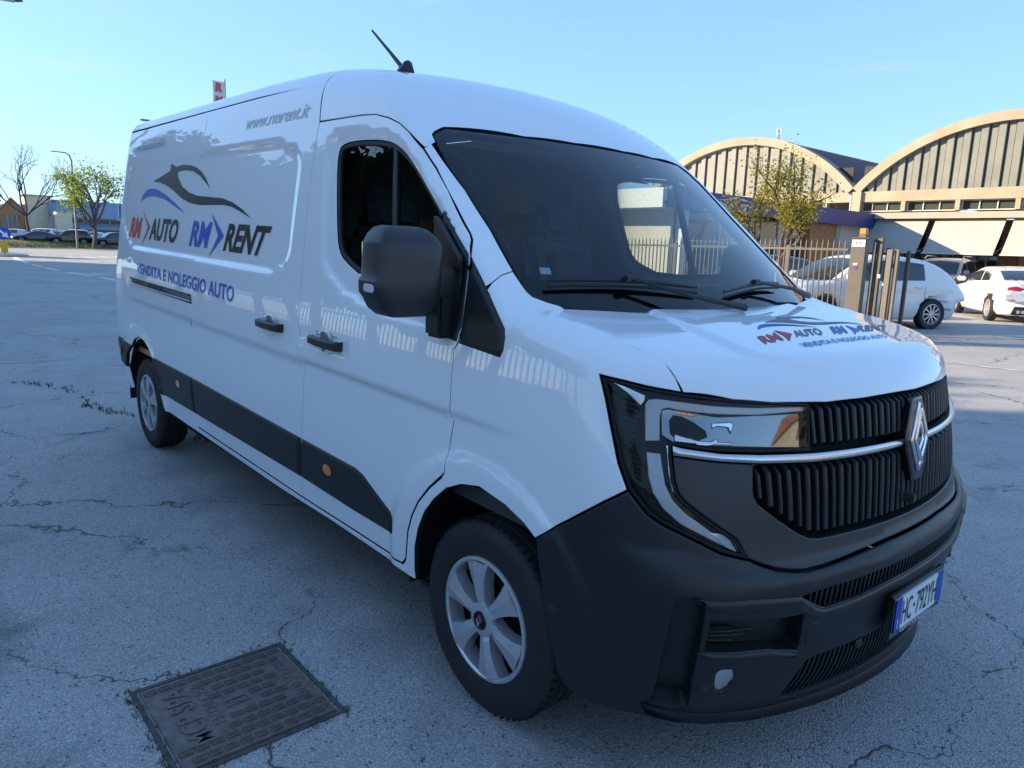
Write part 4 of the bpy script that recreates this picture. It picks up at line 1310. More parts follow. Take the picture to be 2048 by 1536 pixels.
hpart('lamp_lens', chaikin([(1.035, 1.146), (1.055, 1.132), (1.09, 1.130), (1.112, 1.142), (1.112, 1.128), (1.09, 1.121), (1.05, 1.124)], 1), M_CHROME, -.013, bev=.003, bevh=.003)
hpart('lamp_box', chaikin([(.985, 1.200), (1.03, 1.196), (1.10, 1.150), (1.05, 1.130), (.99, 1.135)], 1), MATS['lamp_housing'], -.0165, bev=.004, bevh=.003)
hpart('lamp_shelf', [(1.0, 1.15), (1.06, 1.136), (1.15, 1.13), (1.15, 1.122), (1.0, 1.130)], M_SATIN, -.012)
for i in range(20):
    z0 = 1.232 - i * .0135
    ul = np.interp(z0, [.95, 1.0, 1.09, 1.15, 1.268], [.935, .905, .874, .858, .836]) + .006
    ur = np.interp(z0, [.97, 1.09, 1.13, 1.217], [.937, .918, .912, .910]) - .002
    if 1.085 < z0 < 1.11 or ur - ul < .01: continue
    hpart('lamp_rib', [(ul, z0 + .0045), (ur, z0 - .004), (ur, z0 - .0075), (ul, z0 + .0015)], M_GLOSSB if i % 1 else M_MASK, -.017, bev=.001, bevh=.002, step=.03, fl=.008)
vpanel('headlight_lens', [rimL], m_F, v_low, M_GL_CLEAR, parent=hl, off=-.003, gap=0, bev=.002, bevh=.001, step=.03, fl=.002)
hl2 = other_side(hl)

# ---- nose: mask, grille, chrome bar, emblem
GL_low = [(0, .846), (.30, .846), (.50, .846), (.54, .852), (.58, .871), (.65, .919), (.706, .963), (.717, .982), (.719, 1.00), (.711, 1.066)]
def fq(L): return q2f([(-a, b) for a, b in L])
gl = fq(GL_low)
seam_q = [(0, .797), (.2, .795), (.34, .787), (.51, .775), (.57, .773), (.62, .778), (.668, .787), (.714, .803), (.751, .820)]
sm = fq(seam_q)
hl_in = [(1.159, .875), (1.113, .91), (1.067, .945), (1.03, .975), (1.011, .997), (1.001, 1.03), (.996, 1.075)]
barL = [(.996, 1.094), (1.046, 1.089), (1.111, 1.081), (1.22, 1.070)]
mask = gl[::-1] + [barL[3], barL[2], barL[1], barL[0]] + hl_in[::-1] + sm[::-1]
# mask outline runs from the grille's foot up its side, along the bar to the headlight and back along the bumper seam
mh = [(UC, gl[0][1])] + gl[1:] + barL[::-1] + hl_in[::-1] + sm[::-1][:-1] + [(UC, sm[0][1])]
half = mh
loop = half + [(2 * UC - a, b) for a, b in half[::-1] if abs(a - UC) > 1e-6]
vpanel('grille_mask', [loop], m_F, v_low, M_MASK, off=.0, gap=.002, bev=.004, bevh=.003, step=.025, fl=.06)
back = [(-.53, 1.235), (-.53, 1.08), (-.73, 1.07), (-.735, .975), (-.66, .91), (-.58, .86), (-.52, .838), (0, .838)]
vpanel('grille_back', [sym(back, 0)], m_Q, v_low, M_VOID, off=-.055, gap=0, step=.08)
def slat(y, z0, z1, m=None, w=.0075, deep=.034):
    n = 7
    zs = np.linspace(z0, z1, n)
    zs[1] = z0 + min(.020, (z1 - z0) * .2); zs[-2] = z1 - min(.016, (z1 - z0) * .2)
    P = onto(m_Q, [(y, z) for z in zs], v_low)
    N = grad(P, v_low)
    nx, ny = float(N[n // 2][0]), float(N[n // 2][1])
    l = math.hypot(nx, ny); nx, ny = nx / l, ny / l
    tx, ty = -ny, nx
    vs, fs = [], []
    for i in range(n):
        o = -.032 if i == 0 else (-.026 if i == n - 1 else -.004)
        p = P[i]
        for (s, d) in ((-1.35, -deep), (-1, 0), (-.55, .004), (.55, .004), (1, 0), (1.35, -deep)):
            vs.append((p[0] + nx * (o + d) + tx * s * w, p[1] + ny * (o + d) + ty * s * w, p[2]))
    for i in range(n - 1):
        for k in range(5):
            a = i * 6 + k
            fs.append((a, a + 1, a + 7, a + 6))
    fs += [(0, 1, 2, 3, 4, 5), tuple(range((n - 1) * 6, n * 6))[::-1]]
    b = MB(); b.add(vs, fs)
    return vobj(b, 'grille_slat', M_BLACKP)
gy = np.arange(-.70, .701, .0325)
for i, y in enumerate(gy):
    dz = .0
    zb = float(np.interp(abs(y), [p[0] for p in GL_low[:9]], [p[1] for p in GL_low[:9]]))
    slat(y, zb + .003, 1.062 if i % 2 else 1.058, w=.0088 if i % 2 else .0058)
    if abs(y) < .515:
        slat(y, 1.096, 1.222, w=.0088 if i % 2 else .0058)
bU = [(.994, 1.119), (1.014, 1.114), (1.065, 1.108), (1.112, 1.101), (1.22, 1.094), (1.384, 1.089), (1.537, 1.089), (1.731, 1.090), (UC, 1.091)]
bL_ = [(.996, 1.096), (1.046, 1.091), (1.111, 1.083), (1.22, 1.073), (1.384, 1.066), (1.536, 1.066), (1.731, 1.068), (UC, 1.069)]
bh = bU[::-1] + bL_
bl = bh[:-1] + [(UC, 1.069)] + [(2 * UC - a, b) for a, b in bh[::-1] if abs(a - UC) > 1e-6]
vpanel('chrome_bar', [bl], m_F, v_low, M_SATIN, off=.014, gap=0, bev=.009, bevh=.009, step=.03, fl=.02)
YD, ZD = -.045, 1.085
emb = vpanel('emblem', [[(YD - .034, ZD + .128), (YD + .034, ZD + .128), (YD + .076, ZD + .02), (YD + .076, ZD - .02), (YD + .034, ZD - .128), (YD - .034, ZD - .128), (YD - .076, ZD - .02), (YD - .076, ZD + .02)]], m_Q, v_low, M_GLOSSB, off=.024, gap=0, bev=.006, bevh=.006, step=.03, fl=.04)
def strip2(P, w):
    P = [np.array(p, float) for p in P]
    L, Rr = [], []
    for i, p in enumerate(P):
        a = P[max(i - 1, 0)]; b = P[min(i + 1, len(P) - 1)]
        t = (b - a) / max(np.linalg.norm(b - a), 1e-9); n = np.array([-t[1], t[0]])
        if 0 < i < len(P) - 1:
            t0 = (p - a) / np.linalg.norm(p - a); n0 = np.array([-t0[1], t0[0]])
            n = n / max(abs(n @ n0), .5)
        L.append(tuple(p + n * w / 2)); Rr.append(tuple(p - n * w / 2))
    return L + Rr[::-1]
for P_ in ([(.002, .113), (-.052, .0), (-.006, -.098)], [(-.008, -.113 + .02), (.052, 0), (.012, .092)],
           [(.012, .092), (-.026, .0), (.006, -.070)], [(.020, -.082), (-.004, -.034), (.026, 0), (.004, .052)]):
    P_ = [(YD + a, ZD + b) for a, b in P_]
    vpanel('emblem_band', [strip2(P_, .013)], m_Q, v_low, M_CHROME, parent=emb, off=.031, gap=0, bev=.003, bevh=.004, step=.02, fl=.01)
b = MB(); pc = onto(m_Q, [(-.068, .902)], v_low)[0]
b.box((pc[0] + .004, pc[1], pc[2]), (.05, .03, .028))
vobj(b, 'front_camera', M_MASK, bevel=.004)

# ---- nose: bumper with its openings
arch = [(.633, .752), (.645, .68), (.662, .60), (.682, .50), (.70, .42), (.725, .34), (.76, .30)]
bot_q = [(.87, .276), (.79, .255), (.66, .228), (.5, .222), (.3, .225), (0, .232)]
bt = fq(bot_q)
bump = [(UC, sm[0][1] - .003)] + [(a, b - .003) for a, b in sm[1:]] + [(1.184, .817), (1.115, .841), (1.07, .866), (1.02, .891), (.976, .910), (.940, .932), (.915, .962), (.895, .986), (.838, .939), (.741, .845)] + arch + bt[:-1] + [(UC, bt[-1][1])]
bump = bump + [(2 * UC - a, b) for a, b in bump[::-1] if abs(a - UC) > 1e-6]
slot_q = [(.605, .704), (.54, .712), (.40, .716), (.2, .722), (0, .726)]
slot_b = [(0, .676), (.2, .671), (.35, .657), (.45, .653), (.50, .651), (.53, .661)]
def closed(top, bot):     # right half given, mirrored across the middle
    h = fq(top + bot)
    h = [(UC, p[1]) if i in (len(top) - 1, len(top)) else p for i, p in enumerate(h)]
    a = h[:len(top)]; c = h[len(top):]
    return a[:-1] + [a[-1]] + [(2 * UC - u, v) for u, v in a[:-1][::-1]] + [(2 * UC - u, v) for u, v in c[1:][::-1]] + c
SLOT = closed(slot_q, slot_b)
int_t = [(.548, .330), (.552, .42), (.52, .476), (.48, .484), (.33, .489), (.15, .494), (0, .496)]
int_b = [(0, .372), (.15, .366), (.30, .350), (.42, .335), (.50, .322)]
INTK = closed(int_t, int_b)
cav = fq([(.948, .697), (.944, .713), (.934, .729), (.913, .732), (.893, .70), (.888, .60), (.879, .47), (.838, .356), (.914, .363), (.945, .544)])
poc = fq([(.876, .672), (.783, .662), (.673, .647), (.585, .645), (.57, .525), (.657, .545), (.68, .553), (.872, .572)])
fogh = fq([(.824, .497), (.812, .506), (.776, .500), (.766, .470), (.776, .44), (.79, .427), (.808, .435), (.820, .463)])
mir = lambda L: [(2 * UC - a, b) for a, b in L]
vpanel('front_bumper', [bump, SLOT, INTK, cav, mir(cav), poc, mir(poc), fogh, mir(fogh)], m_F, v_low, M_BLACKP, gap=.0015, bev=.006, bevh=.004, step=.022, fl=.055)
vpanel('intake_back', [SLOT], m_F, v_low, M_VOID, off=-.045, gap=-.004, step=.06, fl=.002)
vpanel('intake_back', [INTK], m_F, v_low, M_VOID, off=-.05, gap=-.004, step=.06, fl=.002)
for L in (cav, mir(cav)):
    vpanel('bumper_recess', [L], m_F, v_low, M_BLACKP, off=-.05, gap=-.003, step=.04, fl=.002)
for L in (poc, mir(poc)):
    vpanel('bumper_recess', [L], m_F, v_low, M_BLACKP, off=-.052, gap=-.003, step=.04, fl=.002)
def bothp(name, L, m, **k):
    vpanel(name, [L], m_F, v_low, m, **k)
    vpanel(name, [mir(L)], m_F, v_low, m, **k)
for L in (fogh, mir(fogh)):
    fg = vpanel('fog_lamp', [L], m_F, v_low, mat('fog_reflector', (.80, .82, .85), .22, .6), off=-.010, gap=-.002, step=.02, fl=.002)
    vpanel('fog_lens', [L], m_F, v_low, M_GL_CLEAR, off=-.004, gap=.001, bev=.002, step=.02, fl=.002, parent=fg)
bothp('bumper_trim', fq([(.916, .733), (.789, .727), (.659, .714), (.612, .708), (.585, .682), (.62, .672), (.693, .680), (.785, .691), (.884, .702)]), M_BLACKP, off=.014, gap=0, bev=.012, bevh=.012, step=.02)
bothp('bumper_trim', fq([(.888, .572), (.78, .556), (.68, .547), (.657, .54), (.563, .512), (.60, .505), (.68, .524), (.78, .533), (.872, .545)]), M_BLACKP, off=.012, gap=0, bev=.010, bevh=.012, step=.02)
bothp('intake_mesh', fq([(.870, .622), (.80, .62), (.70, .565), (.665, .549), (.868, .576)]), M_VOID, off=-.040, gap=0, step=.03)
for z0 in (.585, .600, .613):
    bothp('mesh_bar', fq([(.868, z0), (.78 - (z0 - .585) * 2, z0 - .008), (.78 - (z0 - .585) * 2, z0 - .011), (.868, z0 - .003)]), M_MASK, off=-.034, gap=0, bev=.001, step=.03, fl=.006)
tr_h = [(.612, .703), (.545, .66), (.515, .648), (.46, .648), (.35, .654), (.2, .667), (0, .671)]
tr_l = [(0, .652), (.2, .648), (.35, .634), (.46, .627), (.52, .628), (.56, .640), (.63, .678)]
vpanel('slot_trim', [closed(tr_h, tr_l)], m_F, v_low, M_MASK, off=.012, gap=0, bev=.008, bevh=.011, step=.025)
lip_t = [(.925, .352), (.826, .322), (.708, .296), (.59, .286), (.5, .295), (.33, .305), (.15, .318), (0, .322)]
lip_b = [(0, .285), (.15, .280), (.33, .268), (.5, .258), (.617, .254), (.73, .268), (.845, .300), (.915, .335)]
vpanel('front_lip', [closed(lip_t, lip_b)], m_F, v_low, M_BLACKP, off=.022, gap=0, bev=.016, bevh=.022, step=.025, fl=.06)
def slots(ys, zt, zb, lean=0., off=-.012):
    for y in ys:
        a, c = zt(abs(y)), zb(abs(y))
        if a - c < .012: continue
        L = q2f([(y - .0035 + lean * .5, a), (y + .0035 + lean * .5, a), (y + .0035 - lean * .5, c), (y - .0035 - lean * .5, c)])
        vpanel('intake_slat', [L], m_F, v_low, M_BLACKP, off=off, gap=0, bev=.001, bevh=.001, step=.05, fl=.03)
slots(np.arange(-.56, .561, .0215), lambda y: float(np.interp(y, [0, .2, .4, .54, .605], [.728, .724, .718, .714, .706])), lambda y: float(np.interp(y, [0, .2, .35, .45, .5, .53, .605], [.674, .669, .655, .651, .649, .659, .702])))
slots(np.arange(-.535, .536, .0215), lambda y: float(np.interp(y, [0, .15, .33, .48, .52, .552], [.498, .496, .491, .486, .478, .42])), lambda y: float(np.interp(y, [0, .15, .30, .42, .5, .552], [.370, .364, .348, .333, .320, .325])))
for (y, z) in ((-.846, .447), (-.295, .477), (.295, .477), (.846, .447)):
    u = q2f([(y, z)])[0]
    s_ = vpanel('parking_sensor', [ell(u[0], u[1], .017, .015, 14)], m_F, v_low, M_BLACKP, off=.004, gap=0, bev=.003, bevh=.004, step=.02)
    vpanel('sensor_face', [ell(u[0], u[1], .011, .010, 14)], m_F, v_low, M_MASK, off=.0055, gap=0, bev=.001, step=.02, parent=s_)
for sgn in (1, -1):
    u = .758 if sgn > 0 else 2 * UC - .758
    vpanel('parking_sensor', [ell(.70 if sgn > 0 else 2 * UC - .70, .55, .013, .012, 14)], m_F, v_low, M_MASK, off=.003, gap=0, bev=.003, bevh=.003, step=.02)
tw = chaikin(q2f([(-.553, .532), (-.565, .601), (-.555, .611), (-.494, .607), (-.480, .538), (-.49, .531)]), 1)
vpanel('towing_cover', [tw], m_F, v_low, M_BLACKP, off=.0025, gap=.001, bev=.003, bevh=.003, step=.02)

# ---- number plate
PY, PZ = -.012, .558
pp = onto(m_Q, [(PY, PZ), (PY - .17, PZ), (PY + .17, PZ)], v_low)
px = float(pp[:, 0].max()) + .022
pl_b = MB(); pl_b.box((px - .006, PY, PZ - .006), (.016, .405, .146))
plate = vobj(pl_b, 'number_plate', M_GLOSSB, bevel=.004)
b = MB(); b.box((px + .004, PY, PZ), (.006, .374, .108)); vobj(b, 'plate_sheet', M_PLATEW, plate)
for yy in (-1, 1):
    b = MB(); b.box((px + .0055, PY + yy * .165, PZ), (.006, .044, .108)); vobj(b, 'plate_band', M_PLATEB, plate)

# ---- lettering
def text_poly(s, bold=0., shear=0.):
    cu = bpy.data.curves.new('t', 'FONT')
    cu.body = s
    cu.offset = bold
    cu.shear = shear
    cu.resolution_u = 3
    o = bpy.data.objects.new('t', cu)
    COL.objects.link(o)
    dg = bpy.context.evaluated_depsgraph_get()
    dg.update()
    me = bpy.data.meshes.new_from_object(o.evaluated_get(dg))
    bm = bmesh.new(); bm.from_mesh(me)
    bmesh.ops.triangulate(bm, faces=bm.faces)
    v = np.array([tuple(x.co)[:2] for x in bm.verts]); f = [tuple(x.index for x in q.verts) for q in bm.faces]
    bm.free()
    bpy.data.objects.remove(o); bpy.data.curves.remove(cu); bpy.data.meshes.remove(me)
    lo, hi = v.min(0), v.max(0)
    return (v - lo) / (hi - lo), f
def subdiv(v, f, s):
    bm = bmesh.new()
    vs = [bm.verts.new((p[0], p[1], 0)) for p in v]
    for q in f:
        try: bm.faces.new([vs[i] for i in q])
        except ValueError: pass
    for _ in range(4):
        e = [x for x in bm.edges if x.calc_length() > s]
        if not e: break
        bmesh.ops.subdivide_edges(bm, edges=e, cuts=1)
        bmesh.ops.triangulate(bm, faces=bm.faces)
    bm.verts.index_update()
    V = np.array([tuple(x.co)[:2] for x in bm.verts]); Fc = [tuple(x.index for x in q.verts) for q in bm.faces]
    bm.free()
    return V, Fc
def bil(v, quad):         # quad: bottom-left, bottom-right, top-right, top-left
    q = np.array(quad, float)
    a, b = v[:, :1], v[:, 1:]
    return (1 - a) * (1 - b) * q[0] + a * (1 - b) * q[1] + a * b * q[2] + (1 - a) * b * q[3]
def lettering(name, s, quad, mp, f, m, bold=0., shear=0., off=.0022, parent=None):
    v, fc = text_poly(s, bold, shear)
    Q, fc = subdiv(bil(v, quad), fc, .06)
    O, D = mp(Q)
    P = march(O, D, f, 90); N = grad(P, f)
    V, NN = vpost(P + N * off, N)
    fc = [q for q in fc]
    a, b, c = (V[[q[i] for q in fc]] for i in range(3))
    if np.sum(np.cross(b - a, c - a) * NN[[q[0] for q in fc]]) < 0: fc = [q[::-1] for q in fc]
    return mesh_obj(name, V, fc, m, parent or van, True, NN)
def decal(name, L, mp, f, m, off=.0022, step=.05, parent=None):
    return vpanel(name, [L], mp, f, m, off=off, gap=0, bev=.0004, bevh=.0003, fl=.0003, step=step, parent=parent)
SW_BLUE = [(-5.25, 1.75), (-5.204, 1.803), (-5.115, 1.841), (-4.993, 1.851), (-4.842, 1.841), (-4.643, 1.805), (-4.404, 1.746), (-4.19, 1.684), (-4.241, 1.691), (-4.464, 1.737), (-4.654, 1.773), (-4.872, 1.793), (-5.02, 1.795), (-5.143, 1.782)]
SW_BLK = [(-4.974, 1.898), (-4.594, 1.961), (-4.601, 2.004), (-4.557, 2.004), (-4.473, 1.983), (-4.353, 1.992), (-4.191, 1.985), (-4.05, 1.965), (-3.947, 1.935), (-3.863, 1.897), (-3.763, 1.832), (-3.852, 1.868), (-3.975, 1.912), (-4.098, 1.942), (-4.257, 1.955), (-4.378, 1.954), (-4.436, 1.943), (-4.402, 1.911), (-4.298, 1.852), (-4.145, 1.813), (-3.968, 1.791), (-3.736, 1.782), (-3.537, 1.774), (-3.376, 1.752), (-3.219, 1.715), (-3.072, 1.666), (-3.213, 1.695), (-3.368, 1.725), (-3.493, 1.736), (-3.671, 1.736), (-3.912, 1.734), (-4.102, 1.746), (-4.269, 1.774), (-4.453, 1.823), (-4.643, 1.865), (-4.789, 1.886)]
AR1 = [(-5.159, 1.69), (-4.93, 1.578), (-5.116, 1.442), (-4.992, 1.577)]
AR2 = [(-3.688, 1.69), (-3.449, 1.564), (-3.665, 1.434), (-3.543, 1.561)]
decal('swoosh', SW_BLUE, m_S, v_body, M_BLUE_VIN)
decal('swoosh', SW_BLK, m_S, v_body, M_BLACK_VIN)
decal('arrow', AR1, m_S, v_body, M_RED_VIN)
decal('arrow', AR2, m_S, v_body, M_BLUE_VIN)
B_ = .04
lettering('lettering', 'RM', [(-5.478, 1.491), (-5.175, 1.487), (-5.150, 1.642), (-5.455, 1.640)], m_S, v_body, M_RED_VIN, B_, .15)
lettering('lettering', 'AUTO', [(-4.94, 1.488), (-4.31, 1.483), (-4.27, 1.643), (-4.93, 1.641)], m_S, v_body, M_BLACK_VIN, B_, .12)
lettering('lettering', 'RM', [(-4.045, 1.482), (-3.69, 1.483), (-3.655, 1.637), (-4.015, 1.639)], m_S, v_body, M_BLUE_VIN, B_, .12)
lettering('lettering', 'RENT', [(-3.445, 1.480), (-2.87, 1.478), (-2.79, 1.632), (-3.405, 1.634)], m_S, v_body, M_BLACK_VIN, B_, .12)
lettering('lettering', 'VENDITA E NOLEGGIO AUTO', [(-5.13, 1.240), (-3.172, 1.213), (-3.175, 1.303), (-5.14, 1.312)], m_S, v_body, M_BLUE_VIN, .024)
lettering('lettering', 'www.rmrent.it', [(-3.29, 2.136), (-2.52, 2.140), (-2.50, 2.204), (-3.27, 2.200)], m_S, v_body, M_GREY_VIN, .012, .15)
lettering('lettering', 'www.rmautoforli.it', [(-5.62, 2.128), (-4.775, 2.130), (-4.755, 2.192), (-5.60, 2.186)], m_S, v_body, M_GREY_VIN, .012, .15)
# bonnet print: the same mark, smaller (bonnet x runs to the nose, y to the left)
HB = dict(mp=m_T, f=v_low)
M_RED_V2 = mat('red_vinyl_bonnet', (.46, .05, .05), .5, 0, .0, .25)
M_GRY_V2 = mat('grey_vinyl_bonnet', (.17, .18, .20), .5, 0, .0, .25)
M_BLU_V2 = mat('blue_vinyl_bonnet', (.06, .16, .46), .5, 0, .0, .25)
lettering('lettering', 'RM', [(-.339, -.447), (-.345, -.325), (-.419, -.258), (-.400, -.395)], m=M_RED_V2, bold=.028, **HB)
decal('arrow', [(-.440, -.228), (-.389, -.200), (-.331, -.316), (-.383, -.262)], m_T, v_low, M_RED_V2, step=.03)
lettering('lettering', 'AUTO', [(-.355, -.231), (-.349, -.055), (-.421, .035), (-.416, -.160)], m=M_GRY_V2, bold=.03, **HB)
lettering('lettering', 'RM', [(-.345, .008), (-.340, .100), (-.428, .228), (-.424, .126)], m=M_BLU_V2, bold=.028, **HB)
decal('arrow', [(-.431, .262), (-.376, .247), (-.319, .110), (-.375, .198)], m_T, v_low, M_BLU_V2, step=.03)
lettering('lettering', 'RENT', [(-.346, .181), (-.345, .44), (-.412, .58), (-.416, .331)], m=M_GRY_V2, bold=.03, **HB)
lettering('lettering', 'VENDITA E NOLEGGIO AUTO', [(-.267, -.339), (-.262, .245), (-.296, .29), (-.304, -.314)], m=M_BLU_V2, bold=.02, **HB)
def toh(L):              # side-panel mark -> bonnet
    return [(-.464 - (z - 1.75) * .45, -.282 + (x + 5.25) * .335 + (z - 1.75) * .35) for x, z in L]
decal('swoosh', toh(SW_BLUE), m_T, v_low, M_BLU_V2, step=.03)
decal('swoosh', toh(SW_BLK), m_T, v_low, M_GRY_V2, step=.03)
def plate_text(s, y0, y1, z0, z1, m, bold):
    v, fc = text_poly(s, bold)
    vs = [vp((px + .0088, y0 + (y1 - y0) * a, z0 + (z1 - z0) * c)) for a, c in v]
    return mesh_obj('plate_lettering', vs, fc, m, plate)
plate_text('HC', PY - .135, PY - .062, PZ - .040, PZ + .040, M_BLACK_VIN, .0)
b = MB(); b.box((px + .0075, PY - .043, PZ), (.003, .010, .010)); vobj(b, 'plate_dot', M_BLACK_VIN, plate)
plate_text('792YH', PY - .026, PY + .140, PZ - .040, PZ + .040, M_BLACK_VIN, .0)
plate_text('I', PY - .168, PY - .163, PZ - .045, PZ - .012, M_PLATEW, .0)
v, fc = text_poly('GERMOGRASSANO', .0)
mesh_obj('plate_lettering', [vp((px + .0028, PY - .12 + .24 * a, PZ - .075 + .014 * c)) for a, c in v], fc, M_PLATEW, plate)
# windscreen stickers
decal('windscreen_sticker', [(1.345, 1.532), (1.372, 1.532), (1.372, 1.553), (1.345, 1.553)], m_W, v_up, M_PLATEW, off=-.0095)
# black camera housing behind the glass
b = MB(); b.box((-1.58, 0, 1.965), (.18, .24, .13), Matrix.Rotation(R(-38), 3, 'Y')); vobj(b, 'camera_housing', M_GLOSSB, bevel=.03)
b = MB(); b.box((-1.535, .03, 1.935), (.012, .07, .025), Matrix.Rotation(R(-38), 3, 'Y')); vobj(b, 'camera_window', M_GREYIN)
# ---- wheels (world coordinates, not sheared)
def vw(p): return (p[0] - VORG[0], p[1] - VORG[1], p[2] - VORG[2])
def make_wheel():
    """origin at the hub, axis y, outside towards -y"""
    prof = [(.205, -.085), (.222, -.098), (.250, -.108), (.290, -.112), (.318, -.106), (.335, -.094), (.343, -.080), (.347, -.060), (.347, -.052), (.339, -.050), (.339, -.042), (.347, -.040), (.349, -.010), (.341, -.008), (.341, .008), (.349, .010), (.347, .040), (.339, .042), (.339, .050), (.347, .052), (.345, .075), (.330, .098), (.290, .112), (.21, .10), (.19, .02)]
    b = MB(); b.lathe(prof, (0, 0, 0), 'y', 72)
    w = b.obj('wheel', M_TYRE, None, smooth=True)
    # shoulder blocks: small cuts across the tread edge
    b = MB()
    for k in range(64):
        t = 2 * math.pi * k / 64
        rot = Matrix.Rotation(-t, 3, 'Y')
        c = rot @ Vector((.3445, -.076, 0))
        b.box(c, (.012, .020, .0035), rot)
    b.obj('tread_cuts', M_VOID, w)['kind'] = 'stuff'
    b = MB()
    b.lathe([(.20, -.030), (.10, -.028), (.0, -.026)], (0, 0, 0), 'y', 24)
    b.obj('brake_disc', M_VOID, w)
    b = MB()
    b.lathe([(.222, -.094), (.219, -.103), (.209, -.106), (.203, -.100), (.200, -.070), (.200, -.04)], (0, 0, 0), 'y', 64)
    b.obj('hub_cap', M_SILVER, w, smooth=True)
    def spoke_mesh():
        b = MB()
        # two facets meeting on a ridge, wide at the rim and narrow at the hub
        P = lambda r, a, h: (r * math.cos(a), h, r * math.sin(a))
        rr = [.045, .075, .120, .165, .205]
        wd = [.50, .32, .245, .255, .285]
        ht = [-.094, -.104, -.107, -.106, -.102]
        vs = []
        for r, a, h in zip(rr, wd, ht):
            vs += [P(r, -a, h + .045), P(r, -a, h), P(r, .15 * a, h - .009), P(r, a, h + .002), P(r, a, h + .047)]
        fs = []
        for i in range(4):
            for k in range(4):
                q = i * 5 + k
                fs.append((q, q + 1, q + 6, q + 5))
        fs += [(0, 1, 2, 3, 4), (20, 24, 23, 22, 21)]
        b.add(vs, fs)
        return b
    s0 = spoke_mesh().obj('spoke', M_SILVER, w)
    for k in range(6):
        o = s0 if k == 0 else s0.copy()
        if k:
            COL.objects.link(o); o.parent = w
        o.rotation_euler = (0, 2 * math.pi * k / 6 + .2, 0)
    b = MB(); b.lathe([(.062, -.09), (.060, -.107), (.046, -.113), (0, -.115)], (0, 0, 0), 'y', 32)
    b.obj('hub_ring', M_SILVER, w, smooth=True)
    b = MB(); b.lathe([(.034, -.113), (.032, -.118), (0, -.119)], (0, 0, 0), 'y', 32)
    b.obj('centre_cap', M_GLOSSB, w, smooth=True)
    b = MB()
    for (rx, rz, t) in ((.012, .022, .0025), (.0055, .0125, .0022)):
        L = [(0, rz), (rx, 0), (0, -rz), (-rx, 0)]
        for i in range(4):
            b.tube([(L[i][0], -.120, L[i][1]), (L[(i + 1) % 4][0], -.120, L[(i + 1) % 4][1])], t * .5, 5)
    b.obj('cap_mark', M_CHROME, w)
    return w
w0 = make_wheel()
for i, (x, y, z, t) in enumerate(((-.982, -.895, .345, .12), (-5.17, -.88, .345, .5), (-.982, .895, .345, .9), (-5.17, .88, .345, .3))):
    o = w0 if i == 0 else copy_tree(w0)
    o.parent = van
    o.location = vw((x, y, z))
    o.rotation_euler = (0, t, 0)
    if y > 0:
        o.rotation_euler = (0, t, math.pi)
for cx, r, cz in ((-.982, .475, .345), (-5.17, .50, .345)):
    for sg in (-1, 1):
        b = MB()
        b.lathe([(r, sg * .99), (r, sg * .60), (.30, sg * .58)], (cx, 0, cz), 'y', 30, -.02, math.pi + .10)
        b.v = [vw(p) for p in b.v]
        b.obj('wheel_liner', M_RUBBER, van)
b = MB()
b.box((-3.1, 0, .27), (4.9, 1.64, .12)); b.box((-3.1, 0, .45), (3.0, 1.80, .30)); b.box((-.6, 0, .34), (.7, 1.3, .12)); b.box((-5.17, 0, .30), (.14, 1.5, .14)); b.box((-5.0, .3, .24), (1.2, .25, .12))
b.v = [vw(p) for p in b.v]
b.obj('underbody', M_VOID, van)
b = MB(); b.tube([(-1.55, -.90, .30), (-1.45, -.93, .29), (-1.36, -.93, .29)], .012, 6); b.v = [vw(p) for p in b.v]; b.obj('jacking_bracket', M_RUBBER, van)
# mud flaps / chassis plate behind the rear arch
b = MB(); b.box((-5.58, -.80, .36), (.02, .26, .30)); b.v = [vw(p) for p in b.v]; b.obj('mud_flap', M_GREYIN, van)

# ---- mirrors
def mirror_head():
    vs, fs = [], []
    # rounded block lofted along z; section is a rounded rectangle in (x, y)
    # (z, y_in, y_out, x_front, x_back)
    st = [(1.372, -1.16, -1.285, -1.185, -1.275), (1.378, -1.145, -1.305, -1.170, -1.285), (1.400, -1.128, -1.332, -1.160, -1.292), (1.432, -1.118, -1.348, -1.152, -1.296), (1.448, -1.115, -1.361, -1.148, -1.297), (1.486, -1.112, -1.363, -1.146, -1.298), (1.500, -1.112, -1.352, -1.146, -1.298),
          (1.56, -1.110, -1.348, -1.146, -1.298), (1.600, -1.110, -1.345, -1.148, -1.298), (1.608, -1.112, -1.343, -1.151, -1.297), (1.632, -1.125, -1.330, -1.168, -1.292), (1.652, -1.148, -1.310, -1.190, -1.284), (1.660, -1.175, -1.285, -1.215, -1.275)]
    n = 28
    for (z, yi, yo, xf, xb) in st:
        cx, cy = (xf + xb) / 2, (yi + yo) / 2
        a, c = abs(xf - xb) / 2, abs(yi - yo) / 2
        for k in range(n):
            t = 2 * math.pi * k / n
            e = .34
            ct, st_ = math.cos(t), math.sin(t)
            vs.append((cx + a * math.copysign(abs(ct) ** e, ct), cy + c * math.copysign(abs(st_) ** e, st_), z))
    for i in range(len(st) - 1):
        for k in range(n):
            fs.append((i * n + k, i * n + (k + 1) % n, (i + 1) * n + (k + 1) % n, (i + 1) * n + k))
    fs += [tuple(range(n))[::-1], tuple(range((len(st) - 1) * n, len(st) * n))]
    return vs, fs
vs, fs = mirror_head()
vs = [(x + .01, y + .045, z) for x, y, z in vs]
b = MB(); b.add(vs, fs)
mir_o = vobj(b, 'side_mirror', M_MASK, smooth=True)
b = MB(); b.box((-1.205, -1.095, 1.486), (.090, .165, .094)); vobj(b, 'mirror_arm', M_BLACKP, mir_o, bevel=.006)
